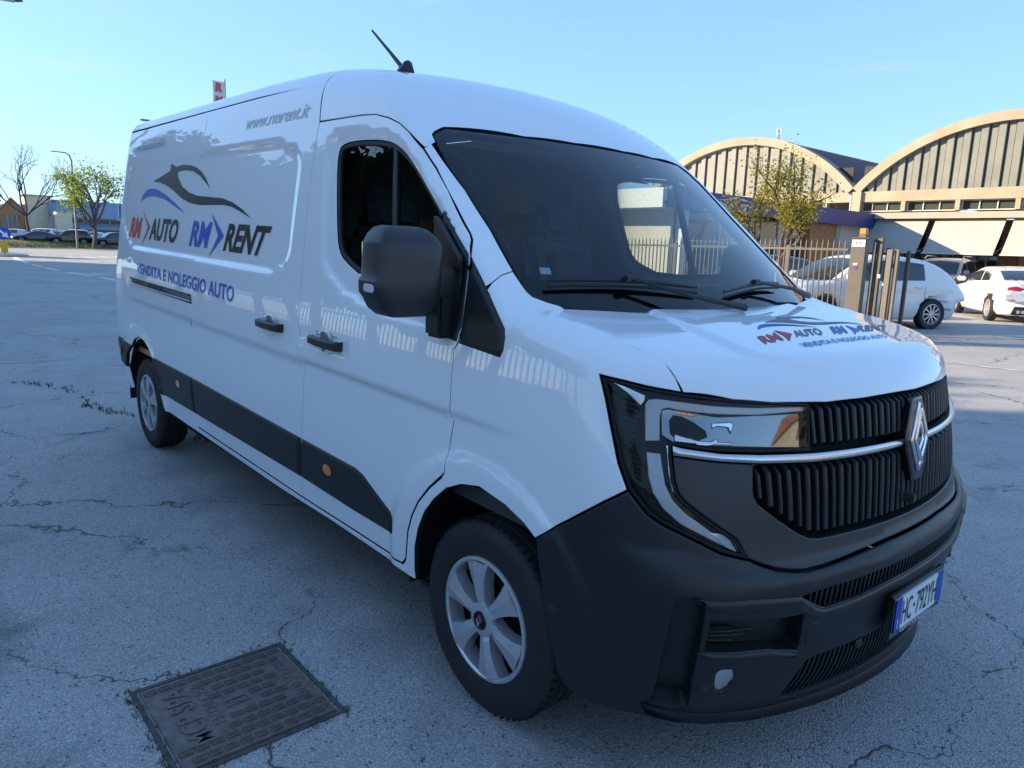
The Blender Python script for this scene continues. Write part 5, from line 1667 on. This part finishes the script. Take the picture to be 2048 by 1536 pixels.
b = MB(); b.box((-1.205, -1.045, 1.372), (.092, .060, .150)); vobj(b, 'mirror_foot', M_BLACKP, mir_o, bevel=.012)
b = MB(); b.prism([(-1.29, 1.53), (-1.155, 1.53), (-1.155, 1.565), (-1.30, 1.70)], lambda x, z: (x, -1.005, z), lambda x, z: (x, -.985, z)); vobj(b, 'mirror_sail', M_BLACKP, mir_o)
b = MB(); b.box((-1.190, -1.321, 1.466), (.055, .010, .026)); vobj(b, 'indicator_lamp', M_GL_CLEAR if False else M_DRL, mir_o, bevel=.004)
b = MB(); b.box((-1.289, -1.187, 1.53), (.004, .20, .15)); vobj(b, 'mirror_glass', M_CHROME, mir_o)
# the far mirror is folded back against its door
ml = mir_o.copy(); COL.objects.link(ml)
ml.matrix_local = Matrix.Translation((0, 0, 0))
ml.matrix_local = (Matrix.Translation((1.62, 1.02, 0)) @ Matrix.Rotation(R(72), 4, 'Z') @ Matrix.Translation((-1.70, -1.10, 0))) @ Matrix.Scale(-1, 4, (0, 1, 0))

# ---- wipers
def wiper(name, a, bnd, tip0, tip1):
    """a: pivot (angle, z) on the windscreen; tips of the blade"""
    def on(q, o): 
        P = onto(m_W, [q], v_up); N = grad(P, v_up)
        return tuple(P[0] + N[0] * o)
    b = MB()
    Q = [tip0[0] + (tip1[0] - tip0[0]) * t for t in np.linspace(0, 1, 9)]
    Zs = [tip0[1] + (tip1[1] - tip0[1]) * t + .012 * math.sin(math.pi * t) for t in np.linspace(0, 1, 9)]
    b.tube([on((u, z), .022) for u, z in zip(Q, Zs)], [.005, .007, .008, .009, .010, .009, .008, .007, .005], 6)
    w = vobj(b, name, M_BLACKP)
    b = MB(); b.tube([on((u, z - .010), .010) for u, z in zip(Q, Zs)], .0045, 5); vobj(b, 'wiper_blade', M_RUBBER, w)
    m = on((Q[4], Zs[4]), .035)
    b = MB(); b.tube([m, on(bnd, .045), on(a, .03)], [.007, .009, .015], 6); vobj(b, 'wiper_arm', M_BLACKP, w)
    b = MB(); b.box(m, (.028, .05, .020)); vobj(b, 'wiper_clip', M_BLACKP, w, bevel=.006)
wiper('wiper', (1.86, 1.405), (1.68, 1.440), (1.345, 1.492), (1.75, 1.478))
wiper('wiper', (2.335, 1.425), (2.20, 1.450), (1.84, 1.463), (2.18, 1.487))

# ---- roof aerial
b = MB()
b.tube([(-2.43, -.438, 2.385), (-2.36, -.438, 2.42), (-2.31, -.438, 2.375)], [.030, .030, .008], 8)
b.add([(-2.28, -.438, 2.372), (-2.42, -.465, 2.38), (-2.44, -.438, 2.44), (-2.42, -.411, 2.38), (-2.47, -.438, 2.375)], [(0, 1, 2), (0, 2, 3), (1, 4, 2), (2, 4, 3), (0, 3, 4, 1)])
ae = vobj(b, 'roof_aerial', M_BLACKP)
b = MB(); b.tube([(-2.415, -.438, 2.425), (-2.52, -.438, 2.505), (-2.700, -.438, 2.638)], [.012, .0085, .0055], 8); vobj(b, 'aerial_rod', M_BLACKP, ae, smooth=True)

# ---- cab interior
vpanel('headlining', [sym([(-2.42, .95), (-2.38, .70), (-2.0, .66), (-1.75, .62), (-1.62, .66), (-1.60, .72), (-1.53, .95), (-1.50, 1.3)], math.pi / 2, 1)], m_X, v_up, M_GREYIN, off=-.05, gap=0, step=.08, fl=.002)
vpanel('door_trim', [seamM[2:] + [(-1.882, .40), (-1.52, .42)] + [(-1.30, .75), (-1.17, .9), (-1.16, 1.25), (-1.16, 1.55)] + doorT, shrink(np.array(WIN[::-1] if area(np.array(WIN)) < 0 else WIN), -.035)], m_S, v_body, M_DARKIN, True, off=-.06, gap=.01, step=.06, fl=.01)
vpanel('pillar_trim', [[(1.068, 1.96), (1.128, 1.88), (1.178, 1.799), (1.238, 1.663), (1.275, 1.533), (1.29, 1.45), (1.227, 1.42), (1.184, 1.573), (1.153, 1.738), (1.093, 1.878)]], m_W, v_up, M_DARKIN, True, off=-.025, gap=0, step=.05, fl=.002)
b = MB()
b.box((-2.46, 0, 1.15), (.02, 1.62, 1.9))
bulk = vobj(b, 'bulkhead', M_GREYIN)
b = MB(); b.prism([(-.34, .9), (.66, .9), (.66, 1.88), (.60, 1.94), (.22, 1.94), (.16, 1.86), (.10, 1.74), (-.34, 1.70)], lambda y, z: (-2.447, y, z), lambda y, z: (-2.440, y, z)); vobj(b, 'plywood_panel', M_TAN, bulk)
b = MB(); b.tube([(-2.41, .06, 1.0), (-2.41, .08, 1.52), (-2.41, .14, 1.66), (-2.41, .26, 1.745), (-2.41, .66, 1.76)], .020, 8); vobj(b, 'bulkhead_bar', M_BLACKP, bulk)
b = MB(); b.box((-1.6, 0, .72), (1.7, 1.80, .06)); vobj(b, 'cab_floor', M_DARKIN)
def dash():
    st = [(-.72, 1.40), (-.85, 1.425), (-1.00, 1.430), (-1.10, 1.425), (-1.18, 1.395), (-1.24, 1.33), (-1.27, 1.20), (-1.24, .80)]
    ys = np.linspace(-.86, .86, 19)
    vs, fs = [], []
    for y in ys:
        hump = .055 * math.exp(-((y - .46) / .24) ** 4)
        for i, (x, z) in enumerate(st):
            k = max(0, 1 - abs(i - 3) / 3.)
            vs.append((x - .05 * hump / .055 * (i > 2), y * (1.0 if x < -.9 else .9), z + hump * k - .02 * (y / .8) ** 2))
    n = len(st)
    for j in range(len(ys) - 1):
        for i in range(n - 1):
            a = j * n + i
            fs.append((a, a + 1, a + n + 1, a + n))
    return vs, fs
b = MB(); b.add(*dash()); vobj(b, 'dashboard', mat('dash_plastic', (.085, .09, .10), .7), smooth=True)
sw = MB()
c0 = Vector((-1.42, .43, 1.285)); ax = Matrix.Rotation(R(-62), 3, 'Y')
ring = [c0 + ax @ Vector((.195 * math.cos(t), .195 * math.sin(t), 0)) for t in np.linspace(0, 2 * math.pi, 33)]
sw.tube(ring, .017, 8, False)
for t in (0.0, 2.2, -2.2):
    sw.tube([c0, c0 + ax @ Vector((.19 * math.cos(t), .19 * math.sin(t), -.01))], .016, 6)
sw.tube([c0 + ax @ Vector((0, 0, -.02)), c0 + ax @ Vector((0, 0, .03))], .06, 12)
vobj(sw, 'steering_wheel', M_DARKIN, smooth=True)
def seat(y, w):
    b = MB(); b.box((-1.88, y, 1.02), (.50, w, .16)); s = vobj(b, 'seat', M_SEAT, bevel=.05, smooth=True)
    rot = Matrix.Rotation(R(-14), 3, 'Y')
    b = MB(); b.box((-2.15, y, 1.33), (.13, w, .66), rot); vobj(b, 'backrest', M_SEAT, s, bevel=.05, smooth=True)
    for k in ((0,) if w < .6 else (-.24, .24)):
        b = MB(); b.box((-2.23, y + k, 1.745), (.10, .27, .23), rot); vobj(b, 'headrest', M_SEAT, s, bevel=.04, smooth=True)
        b = MB(); b.box((-2.055, y + k, 1.37), (.02, min(w, .5) * .55, .44), rot); vobj(b, 'seat_panel', mat('seat_centre', (.05, .045, .05), .9, noise=(90, .25)), s, bevel=.008)
seat(-.36, .96); seat(.46, .52)
b = MB(); b.tube([(-2.33, -.83, 1.0), (-2.30, -.80, 1.60), (-2.30, -.74, 2.0)], .045, 8); vobj(b, 'b_pillar_trim', M_GREYIN, smooth=True)
b = MB(); b.tube([(-2.33, .83, 1.0), (-2.30, .80, 1.60), (-2.30, .74, 2.0)], .045, 8); vobj(b, 'b_pillar_trim', M_GREYIN, smooth=True)
# cargo-bay floor closes the box
b = MB(); b.box((-4.1, 0, .62), (3.3, 1.9, .04)); vobj(b, 'load_floor', M_TAN)
# ------------------------------------------------------------------ other cars
def c_S(Q):
    n = len(Q); return np.stack([Q[:, 0], np.full(n, -1.4), Q[:, 1]], 1), np.repeat([[0., 1, 0]], n, 0)
def c_Q(Q):
    n = len(Q); return np.stack([np.full(n, 3.), Q[:, 0], Q[:, 1]], 1), np.repeat([[-1., 0, 0]], n, 0)
def c_R(Q):
    n = len(Q); return np.stack([np.full(n, -3.), Q[:, 0], Q[:, 1]], 1), np.repeat([[1., 0, 0]], n, 0)
def c_T(Q):
    n = len(Q); return np.stack([Q[:, 0], Q[:, 1], np.full(n, 2.4)], 1), np.repeat([[0., 0, -1]], n, 0)
HATCH = dict(L=4.1, W=.87, zb=[(-2.05, .80), (-1.9, .92), (-1.0, .95), (.3, .92), (1.0, .93), (1.5, .84), (2.05, .62)],
             zr=[(-2.15, .7), (-1.90, .97), (-1.62, 1.22), (-1.25, 1.38), (-.7, 1.46), (-.2, 1.48), (.35, 1.39), (1.15, .93), (1.5, .6)],
             wx=(1.28, -1.26), wr=.315, glass=((-1.05, -.28), (-.22, .62)), ws=(.40, 1.08), rear='R', rz=(1.0, 1.24), tail=[(.50, .92), (.70, .92), (.76, .80), (.72, .68), (.58, .72)], head=[(.40, .66), (.70, .78), (.68, .64), (.48, .58)])
COUPE = dict(L=4.64, W=.91, zb=[(-2.3, .84), (-2.1, .98), (-1.0, .97), (.5, .91), (1.2, .87), (2.0, .72), (2.3, .52)],
             zr=[(-2.05, .8), (-1.75, .99), (-1.0, 1.27), (-.4, 1.37), (.1, 1.36), (.5, 1.25), (1.15, .9), (1.5, .7)],
             wx=(1.42, -1.36), wr=.325, glass=((-1.05, -.42), (-.36, .70)), ws=(.48, 1.10), rear='T', rx=(-1.72, -.98), tail=[(.36, .84), (.60, .90), (.79, .86), (.80, .76), (.60, .74), (.38, .78)], head=[(.45, .66), (.74, .70), (.74, .60), (.48, .58)])
SUV = dict(L=4.32, W=.91, zb=[(-2.15, .95), (-2.0, 1.08), (0, 1.06), (.75, 1.05), (1.2, 1.02), (1.85, .96), (2.15, .78)],
           zr=[(-2.25, .8), (-1.98, 1.25), (-1.75, 1.55), (-1, 1.65), (.1, 1.63), (.45, 1.53), (1.05, 1.05), (1.4, .8)],
           wx=(1.36, -1.32), wr=.345, glass=((-1.62, -.98), (-.92, -.05), (.01, .72)), ws=(.48, 1.0), rear='R', rz=(1.12, 1.5), tail=[(.60, 1.04), (.76, 1.04), (.78, .82), (.64, .82)], head=[(.46, .90), (.75, .92), (.74, .76), (.50, .76)])
def car_wheel(r, spokes, fine):
    b = MB(); n = 36 if fine else 16
    b.lathe([(r * .66, -.085), (r * .78, -.10), (r * .95, -.095), (r, -.07), (r, .07), (r * .95, .095), (r * .66, .085)], (0, 0, 0), 'y', n)
    w = b.obj('wheel', M_TYRE, None, smooth=True)
    b = MB(); b.lathe([(r * .67, -.086), (r * .62, -.094), (r * .58, -.06), (r * .55, -.03)], (0, 0, 0), 'y', n)
    b.lathe([(r * .17, -.075), (.0, -.082)], (0, 0, 0), 'y', 12)
    for k in range(spokes):
        t = 2 * math.pi * k / spokes
        b.box(Matrix.Rotation(-t, 3, 'Y') @ Vector((r * .38, -.072, 0)), (r * .50, .022, r * .085), Matrix.Rotation(-t, 3, 'Y'))
    b.obj('rim', M_SILVER, w)
    if fine:
        b = MB(); b.lathe([(r * .56, -.03), (0, -.03)], (0, 0, 0), 'y', 16); b.obj('wheel_back', M_VOID, w)
    return w
WHEELS = {}
def car(name, label, cat, loc, h, S, paint, group=None, fine=True, scale=1., spokes=10, extras=()):
    t = thing(name, label, cat, loc, math.atan2(h[1], h[0]), group, scale)
    L, W = S['L'], S['W']
    zb = hermite(*zip(*S['zb'])); zr = hermite(*zip(*S['zr']))
    xm = L / 2
    Wl = hermite([.15, .35, .6, .85, 1.1], [W - .10, W - .02, W, W - .015, W - .05])
    def low(P):
        x, y, z = P[..., 0], P[..., 1], P[..., 2]; ay = np.abs(y)
        s = ay - Wl(z) + .02 * (np.abs(x) / xm) ** 4 + .010 * sst((.80 - z) / .05) * sst((z - .5) / .2)
        fr = (x - (xm - .10 * ((z - .5) / .35) ** 2 - .16 * y * y / (W * W)))
        rr = (-x - (xm - .07 * ((z - .55) / .35) ** 2 - .13 * y * y / (W * W)))
        q = smax(smax(s, z - zb(x), .10), smax(fr, rr, .05), .22)
        return smax(q, .19 - z, .05)
    def up(P):
        x, y, z = P[..., 0], P[..., 1], P[..., 2]; ay = np.abs(y)
        s = (ay - (W - .06 - .27 * np.clip(z - zb(x), -.1, 2) )) * .96
        r_ = (z - zr(x) + .05 * (y / W) ** 2) * .72
        return np.maximum(np.maximum(smax(s, r_, .12), .55 - z), np.abs(x) - xm - .03)
    def body(P): return np.minimum(low(P), up(P))
    wx, wr = S['wx'], S['wr']
    def shell(P):
        x, y, z = P[..., 0], P[..., 1], P[..., 2]
        f = body(P)
        for xx in wx:
            f = np.maximum(f, np.minimum(wr * 1.13 - np.hypot(x - xx, z - wr), np.abs(y) - .50))
        return f
    na, nb = (150, 60) if fine else (56, 26)
    v, f = [], []
    th = np.linspace(0, 2 * math.pi, na, endpoint=False); ph = np.linspace(-math.pi / 2 + .03, math.pi / 2 - .02, nb)
    T, Pp = np.meshgrid(th, ph)
    d = np.stack([np.cos(Pp) * np.cos(T) * xm * 1.25, np.cos(Pp) * np.sin(T) * W * 1.3, np.sin(Pp) * 1.0], -1).reshape(-1, 3)
    ln = np.linalg.norm(d, axis=1, keepdims=True); dn = d / ln
    c0 = np.array([0, 0, .62])
    O = c0 + dn * 3.4
    P = march(O, -dn, shell, 110, .55)
    idx = lambda i, j: i * na + j % na
    for i in range(nb - 1):
        for j in range(na): f.append((idx(i, j), idx(i, j + 1), idx(i + 1, j + 1), idx(i + 1, j)))
    f.append(tuple(idx(0, j) for j in range(na))[::-1]); f.append(tuple(idx(nb - 1, j) for j in range(na)))
    bo = mesh_obj('body', P, f, paint, t, True)
    if fine:
        try: bo.data.set_sharp_from_angle(angle=R(42))
        except Exception: pass
    st = .10 if fine else .3
    def pn(name, Lp, mp, fn, m, both=False, off=.006, bev=.004):
        o = panel(name, [[(a_ * (.95 if mp in (c_R, c_Q) else 1.), b_) for a_, b_ in Lp]], mp, fn, m, t, off=off, gap=0, bev=bev, bevh=bev, fl=.01, step=st)
        if both: other_side(o)
    for (a, e) in S['glass']:
        xs = np.linspace(a, e, 6)
        top = [(x, float(zr(x)) - .115) for x in xs]; bot = [(x, float(zb(x)) + .035) for x in xs]
        top = [(x, max(zt, zl + .02)) for (x, zt), (_, zl) in zip(top, bot)]
        pn('side_window', bot + top[::-1], c_S, up, M_CGLASS, True)
    a, e = S['ws']
    pn('windscreen', [(a, -W + .25), (a - .06, 0), (a, W - .25), (e, W - .16), (e + .10, 0), (e, -W + .16)], c_T, up, M_CGLASS)
    if S['rear'] == 'T':
        a, e = S['rx']; pn('rear_window', [(a, -W + .22), (a - .03, 0), (a, W - .22), (e, W - .30), (e, -W + .30)], c_T, up, M_CGLASS)
    else:
        a, e = S['rz']; pn('rear_window', [(-W + .20, a), (W - .20, a), (W - .28, e), (-W + .28, e)], c_R, up, M_CGLASS)
    pn('tail_light', S['tail'], c_R, low, M_RED, True, .01)
    pn('headlight', S['head'], c_Q, low, M_DRL, True, .01)
    if fine:
        pn('bumper_insert', [(-W + .25, .22), (W - .25, .22), (W - .30, .42), (-W + .30, .42)], c_R, low, M_BLACKP, False, .008)
        pn('lower_grille', [(-W + .30, .24), (W - .30, .24), (W - .36, .46), (-W + .36, .46)], c_Q, low, M_BLACKP, False, .008)
        gz0 = S['head'][3][1]
        pn('grille', [(-.42, gz0 + .02), (.42, gz0 + .02), (.40, gz0 + .13), (-.40, gz0 + .13)], c_Q, low, M_BLACKP, False, .010)
        b = MB(); b.box((-xm + .02, 0, .62 if S is HATCH else .70), (.02, .50, .11)); b.obj('number_plate', M_PLATEW, t)
        for x in (S['glass'][-1][1] + .05, S['glass'][-1][0] - .03) + ((S['glass'][0][0] + .02,) if S is not COUPE else ()):
            pn('door_gap', [(x - .004, .32), (x + .004, .32), (x + .004, float(zb(x))), (x - .004, float(zb(x)))], c_S, low, M_VOID, True, .003, .001)
        for sg in (-1, 1):
            b = MB(); b.box((S['ws'][1] - .28, sg * (W + .07), float(zb(.6)) + .10), (.13, .20, .13)); b.obj('wing_mirror', paint, t, bevel=.03, smooth=True)
            for x in [S['glass'][-1][0] + .12] + ([S['glass'][0][0] + .18] if S is not COUPE else []):
                b = MB(); b.box((x, sg * (W + .004), float(zb(x)) - .10), (.16, .025, .03)); b.obj('door_handle', paint, t, bevel=.008)
    key = (wr, spokes, fine)
    if key not in WHEELS:
        WHEELS[key] = car_wheel(wr, spokes, fine); w0 = WHEELS[key]; w0.parent = t; first = True
    else: first = False
    for xx in wx:
        for sg in (-1, 1):
            if first: o = WHEELS[key]; first = False
            else: o = copy_tree(WHEELS[key], t)
            o.parent = t
            o.location = (xx, sg * (W - .10), wr)
            o.rotation_euler = (0, random.uniform(0, 6), 0 if sg < 0 else math.pi)
    for e in extras: e(t, zb, zr, W)
    return t
M_CGLASS = mat('car_glass', (.018, .024, .028), .03, 0, 0, .9)
CW = mat('car_white', (.74, .74, .73), .35, 0, 1.)
CS = mat('car_silver', (.42, .43, .46), .35, .55, 1.)
CN = mat('car_navy', (.012, .02, .045), .3, .2, 1.)
CK = mat('car_black', (.012, .012, .014), .3, 0, 1.)
CR = mat('car_red', (.36, .05, .03), .3, 0, 1.)
CL = mat('car_light_blue', (.42, .48, .54), .35, .3, 1.)
def roof_rails(t, zb, zr, W):
    for sg in (-1, 1):
        b = MB(); b.tube([(-1.55, sg * (W - .26), 1.60), (-1.35, sg * (W - .26), 1.71), (.0, sg * (W - .26), 1.72), (.25, sg * (W - .26), 1.60)], .022, 6); b.obj('roof_rail', M_SATIN, t, smooth=True)
def exhausts(t, zb, zr, W):
    for y in (.42, .52):
        b = MB(); b.tube([(-2.20, y, .30), (-2.36, y, .30)], .042, 12); b.obj('exhaust_pipe', M_CHROME, t)
def lower_clad(t, zb, zr, W):
    b = MB(); b.box((2.10, 0, .40), (.14, 1.30, .20)); b.obj('front_skid_plate', M_BLACKP, t, bevel=.04)
def at(x, y): return (x, y, ghf(x, y))
car('hatchback', 'white hatchback with pale alloy wheels parked nose to the railing beside the gate', 'car', at(-6.93, 14.52), (-.45, -.89), HATCH, CW, None, True, 1.1, 10)
car('convertible_coupe', 'white two-door coupe with wide red tail lights, driving off at the right edge', 'car', at(-5.62, 21.2), (-.54, .84), COUPE, CW, None, True, 1.03, 14, (exhausts,))
car('silver_suv', 'silver sport utility car with roof rails facing the yard, in front of the awnings', 'car', at(-9.95, 28.6), (.05, -1.), SUV, CS, None, True, 1.0, 10, (roof_rails, lower_clad))
car('red_car', 'red car behind the white coupe, only its roof in view at the right edge', 'car', at(-6.35, 28.9), (.05, -1.), HATCH, CR, None, True, 1.0, 10)
car('black_car', 'black car behind the railing just right of the windscreen edge', 'car', at(-10.15, 15.6), (-.3, -.95), HATCH, CK, None, True, 1.05, 10)
far = [(-97.2, 11.3, (-.15, -1), COUPE, CN, 'dark navy saloon parked by the foot of the bare tree'),
       (-96.6, 14.4, (-.1, -1), SUV, CK, 'black car with a pale front between the two bank trees'),
       (-95.6, 18.6, (.1, -1), SUV, CN, 'dark blue car half behind the trunk of the green bank tree'),
       (-101., 16.4, (.9, .3), SUV, CL, 'pale silver estate seen end-on behind the black car'),
       (-103., 9.7, (-.6, -.8), HATCH, CL, 'pale blue hatchback second from the left in the far car park'),
       (-104., 8.1, (-.6, -.8), HATCH, CW, 'white hatchback at the left end of the far row'),
       (-106., 12.9, (-.6, -.8), SUV, CW, 'white high car behind the navy saloon'),
       (-105., 15.0, (-.6, -.8), HATCH, CL, 'pale hatchback peeping over the black car'),
       (-104., 18.0, (-.6, -.8), HATCH, CS, 'silver hatchback behind the green tree trunk'),
       (-106., 20.5, (-.6, -.8), HATCH, CK, 'dark hatchback at the right end of the far row, next to the van')]
for x, y, h, S, p_, lab in far:
    car('parked_car', lab, 'car', (x, y, ghf(x, y) + .05), h, S, p_, 'cars parked across the road', False, 1.0, 5)
# ------------------------------------------------------------------ street lamps, sign, flag
M_LAMP = mat('lamp_grey', (.16, .17, .18), .5, .3)
def lamp(label, base, head, h, r=.07):
    bx, by = base
    z0 = ghf(bx, by)
    t = thing('street_lamp', label, 'street lamp', (bx, by, z0), 0, 'street lamps')
    d = Vector((head[0] - bx, head[1] - by, 0)); l = d.length; d.normalize()
    b = MB(); b.tube([(0, 0, 0), (0, 0, h * .5), (0, 0, h - .8), d * (l * .15) + Vector((0, 0, h - .25)), d * (l * .45) + Vector((0, 0, h - .02)), d * l + Vector((0, 0, h))], [r * 1.2, r, r * .8, r * .7, r * .6, r * .55], 8)
    b.obj('pole', M_LAMP, t, smooth=True)
    rot = Matrix.Rotation(math.atan2(d.y, d.x), 3, 'Z')
    b = MB()
    st = [(-.10, .05, .03), (.05, .11, .05), (.35, .14, .06), (.62, .12, .05), (.74, .05, .02)]
    v, f = [], []
    for (x, w, hh) in st:
        for (yy, zz) in ((-w, 0), (-w * .7, hh), (w * .7, hh), (w, 0), (w * .7, -hh * .5), (-w * .7, -hh * .5)):
            v.append(rot @ Vector((x, yy, zz)) + d * l + Vector((0, 0, h)))
    for i in range(len(st) - 1):
        for k in range(6): f.append((i * 6 + k, i * 6 + (k + 1) % 6, i * 6 + 6 + (k + 1) % 6, i * 6 + 6 + k))
    f += [tuple(range(6)), tuple(range(24, 30))]
    b.add(v, f); hd_ = b.obj('lamp_head', M_LAMP, t, smooth=True)
    b = MB(); b.box(rot @ Vector((.35, 0, -.035)) + d * l + Vector((0, 0, h)), (.45, .18, .02), rot); b.obj('lamp_glass', M_DRL, hd_)
    return t
lamp('street lamp reaching in at the top left corner, only its head in view', (-21.5, -3.9), (-20.9, -.05), 6.95)
lamp('tall street lamp across the road between the bare tree and the green tree', (-92.7, 14.45), (-92.9, 13.3), 10.25, .11)
lamp('street lamp beyond the van, only its head showing over the rear roof corner', (-42.9, 11.0), (-42.6, 9.35), 7.65)
sg_ = thing('island_sign', 'blue round arrow sign on a yellow bollard on the traffic island', 'sign', (-60.8, 4.25, .13))
rotS = Matrix.Rotation(R(8), 3, 'Z')
dirc = Vector((61.6, -6.7, 0)).normalized(); side = Vector((-dirc.y, dirc.x, 0))   # the sign faces the oncoming traffic
def sp(a, z, o=0): return side * a + Vector((0, 0, z)) + dirc * o
b = MB(); b.prism([(.44 * math.cos(t), .44 * math.sin(t)) for t in np.linspace(0, 2 * math.pi, 32, endpoint=False)], lambda a, z: sp(a, z + 1.42, .05), lambda a, z: sp(a, z + 1.42, .08)); disc = b.obj('sign_disc', M_PLATEB, sg_)
b = MB(); b.prism([(.45 * math.cos(t), .45 * math.sin(t)) for t in np.linspace(0, 2 * math.pi, 32, endpoint=False)], lambda a, z: sp(a, z + 1.42, .03), lambda a, z: sp(a, z + 1.42, .048)); b.obj('sign_rim', M_PLATEW, disc)
arr = [(-.30, .20), (-.20, .30), (.10, .0), (.20, .12), (.28, -.28), (-.12, -.20), (.0, -.10)]
b = MB(); b.prism(arr, lambda a, z: sp(a, z + 1.42, .082), lambda a, z: sp(a, z + 1.42, .09)); b.obj('arrow', M_PLATEW, disc)
b = MB(); b.tube([(0, 0, 0), (0, 0, 1.7)], .035, 8); b.obj('sign_pole', M_LAMP, sg_)
b = MB(); b.prism([(-.20, .12), (.20, .12), (.20, .88), (-.20, .88)], lambda a, z: sp(a, z, .04), lambda a, z: sp(a, z, .12)); b.obj('yellow_marker', mat('marker_yellow', (.80, .42, .01), .5), sg_)
fgx, fgy = -36.9, 10.85
fg_ = thing('banner_flag', 'white banner flag with red letters on a pole beyond the van roof', 'flag', (fgx, fgy, ghf(fgx, fgy)))
b = MB(); b.tube([(0, .28, 0), (0, .28, 9.25)], .035, 6); b.obj('flag_pole', M_LAMP, fg_)
v, f = [], []
for i in range(7):
    for j in range(13):
        v.append((.03 * math.sin(i * 1.1 + j * .6), -.31 + .56 * i / 6, 9.12 - 2.6 * j / 12))
for i in range(6):
    for j in range(12): f.append((i * 13 + j, i * 13 + j + 1, i * 13 + j + 14, i * 13 + j + 13))
mesh_obj('flag_cloth', v, f, M_FASW, fg_, True)
def wall_text(name, s, o, right, upv, w, h, m, parent, bold=.03, shear=.1):
    v, fc = text_poly(s, bold, shear)
    o = Vector(o); right = Vector(right).normalized(); upv = Vector(upv).normalized()
    return mesh_obj(name, [tuple(o + right * (a * w) + upv * (c * h)) for a, c in v], fc, m, parent)
for s, z in (('R', 8.62), ('M', 8.02), ('A', 7.42)):
    wall_text('flag_letter', s, (.06, -.20, z), (0, 1, 0), (0, 0, 1), .34, .42, M_RED_VIN, fg_, .04)
# name on the showroom fascia and the house number
wall_text('lettering', 'RM>AUTO', (.255, 1.75, 3.14), (0, 1, 0), (0, 0, 1), 3.1, .28, mat('sign_letter', (.45, .50, .58), .5), ds)
v, f = [], []
b = MB(); b.prism([(-.6, 0), (.3, .10), (.75, .20), (1.2, .14), (1.9, .02), (1.2, .08), (.8, .13), (.3, .05)], lambda a, z: (.252, 2.8 + a, 3.44 + z), lambda a, z: (.258, 2.8 + a, 3.44 + z)); b.obj('fascia_emblem', MATS['sign_letter'], ds)
wall_text('number_digits', '69', (-.055, -.1215, 1.82), (1, 0, 0), (0, 0, 1), .11, .065, M_BLACK_VIN, gp, .01, 0)
flat_text('MCP SPA', .165, -.195, -.125, -.205, .006, M_IRON, mh_, h=.006)
flat_text('EN124 C250', .09, -.185, -.065, -.105, .006, M_IRON, mh_)
flat_text('60', -.205, -.245, -.215, -.245, .006, M_IRON, mh_)
flat_text('SOTTERASS', .10, -.15, .225, .185, .006, M_IRON, mh_)
b = MB(); b.lathe([(.024, .006), (.026, .012), (.030, .012), (.032, .006)], (.20, .21, 0), 'z', 20); b.lathe([(.012, .006), (.012, .010), (0, .010)], (.20, .21, 0), 'z', 12); b.obj('round_mark', M_IRON, mh_)
b = MB(); b.tube([(.0, -.03, .007), (.0, .03, .007)], .006, 6); b.box((.016, 0, .006), (.006, .075, .012)); b.box((-.016, 0, .006), (.006, .075, .012)); b.box((0, .04, .006), (.036, .006, .012)); b.box((0, -.04, .006), (.036, .006, .012)); b.obj('key_hole', M_IRON, mh_)
sp = []
for _ in range(150):
    k = random.randrange(4); t = random.uniform(-.29, .29); w_ = random.gauss(.285, .012)
    if random.random() < .5 and k in (0, 3): continue
    q = ((-w_, t), (w_, t), (t, -w_), (t, w_))[k]
    sp.append((-1.54 + q[0], -1.65 + q[1], .0))
tufts('weeds', sp, .016, .006, mat('moss_green', (.060, .070, .026), .9, noise=(30, .4)), 'moss and small weeds rimming the manhole cover', 6)
sp = []
for _ in range(260):
    t = random.random(); x = -8.6 + 3.6 * t; y = -1.35 + .85 * t + random.gauss(0, .05) + .12 * math.sin(x * 3)
    if random.random() < .6 * abs(math.sin(x * 2.1)): sp.append((x, y, .0))
tufts('weeds', sp, .035, .012, MATS['moss_green'], 'weeds growing along the broken edge of the road behind the rear wheel', 5)
sp = [(-.55 + random.gauss(0, .35), -1.25 + random.gauss(0, .10), 0) for _ in range(26)]
tufts('weeds', sp, .020, .007, MATS['moss_green'], 'tiny weeds in the asphalt crack under the front bumper', 4)
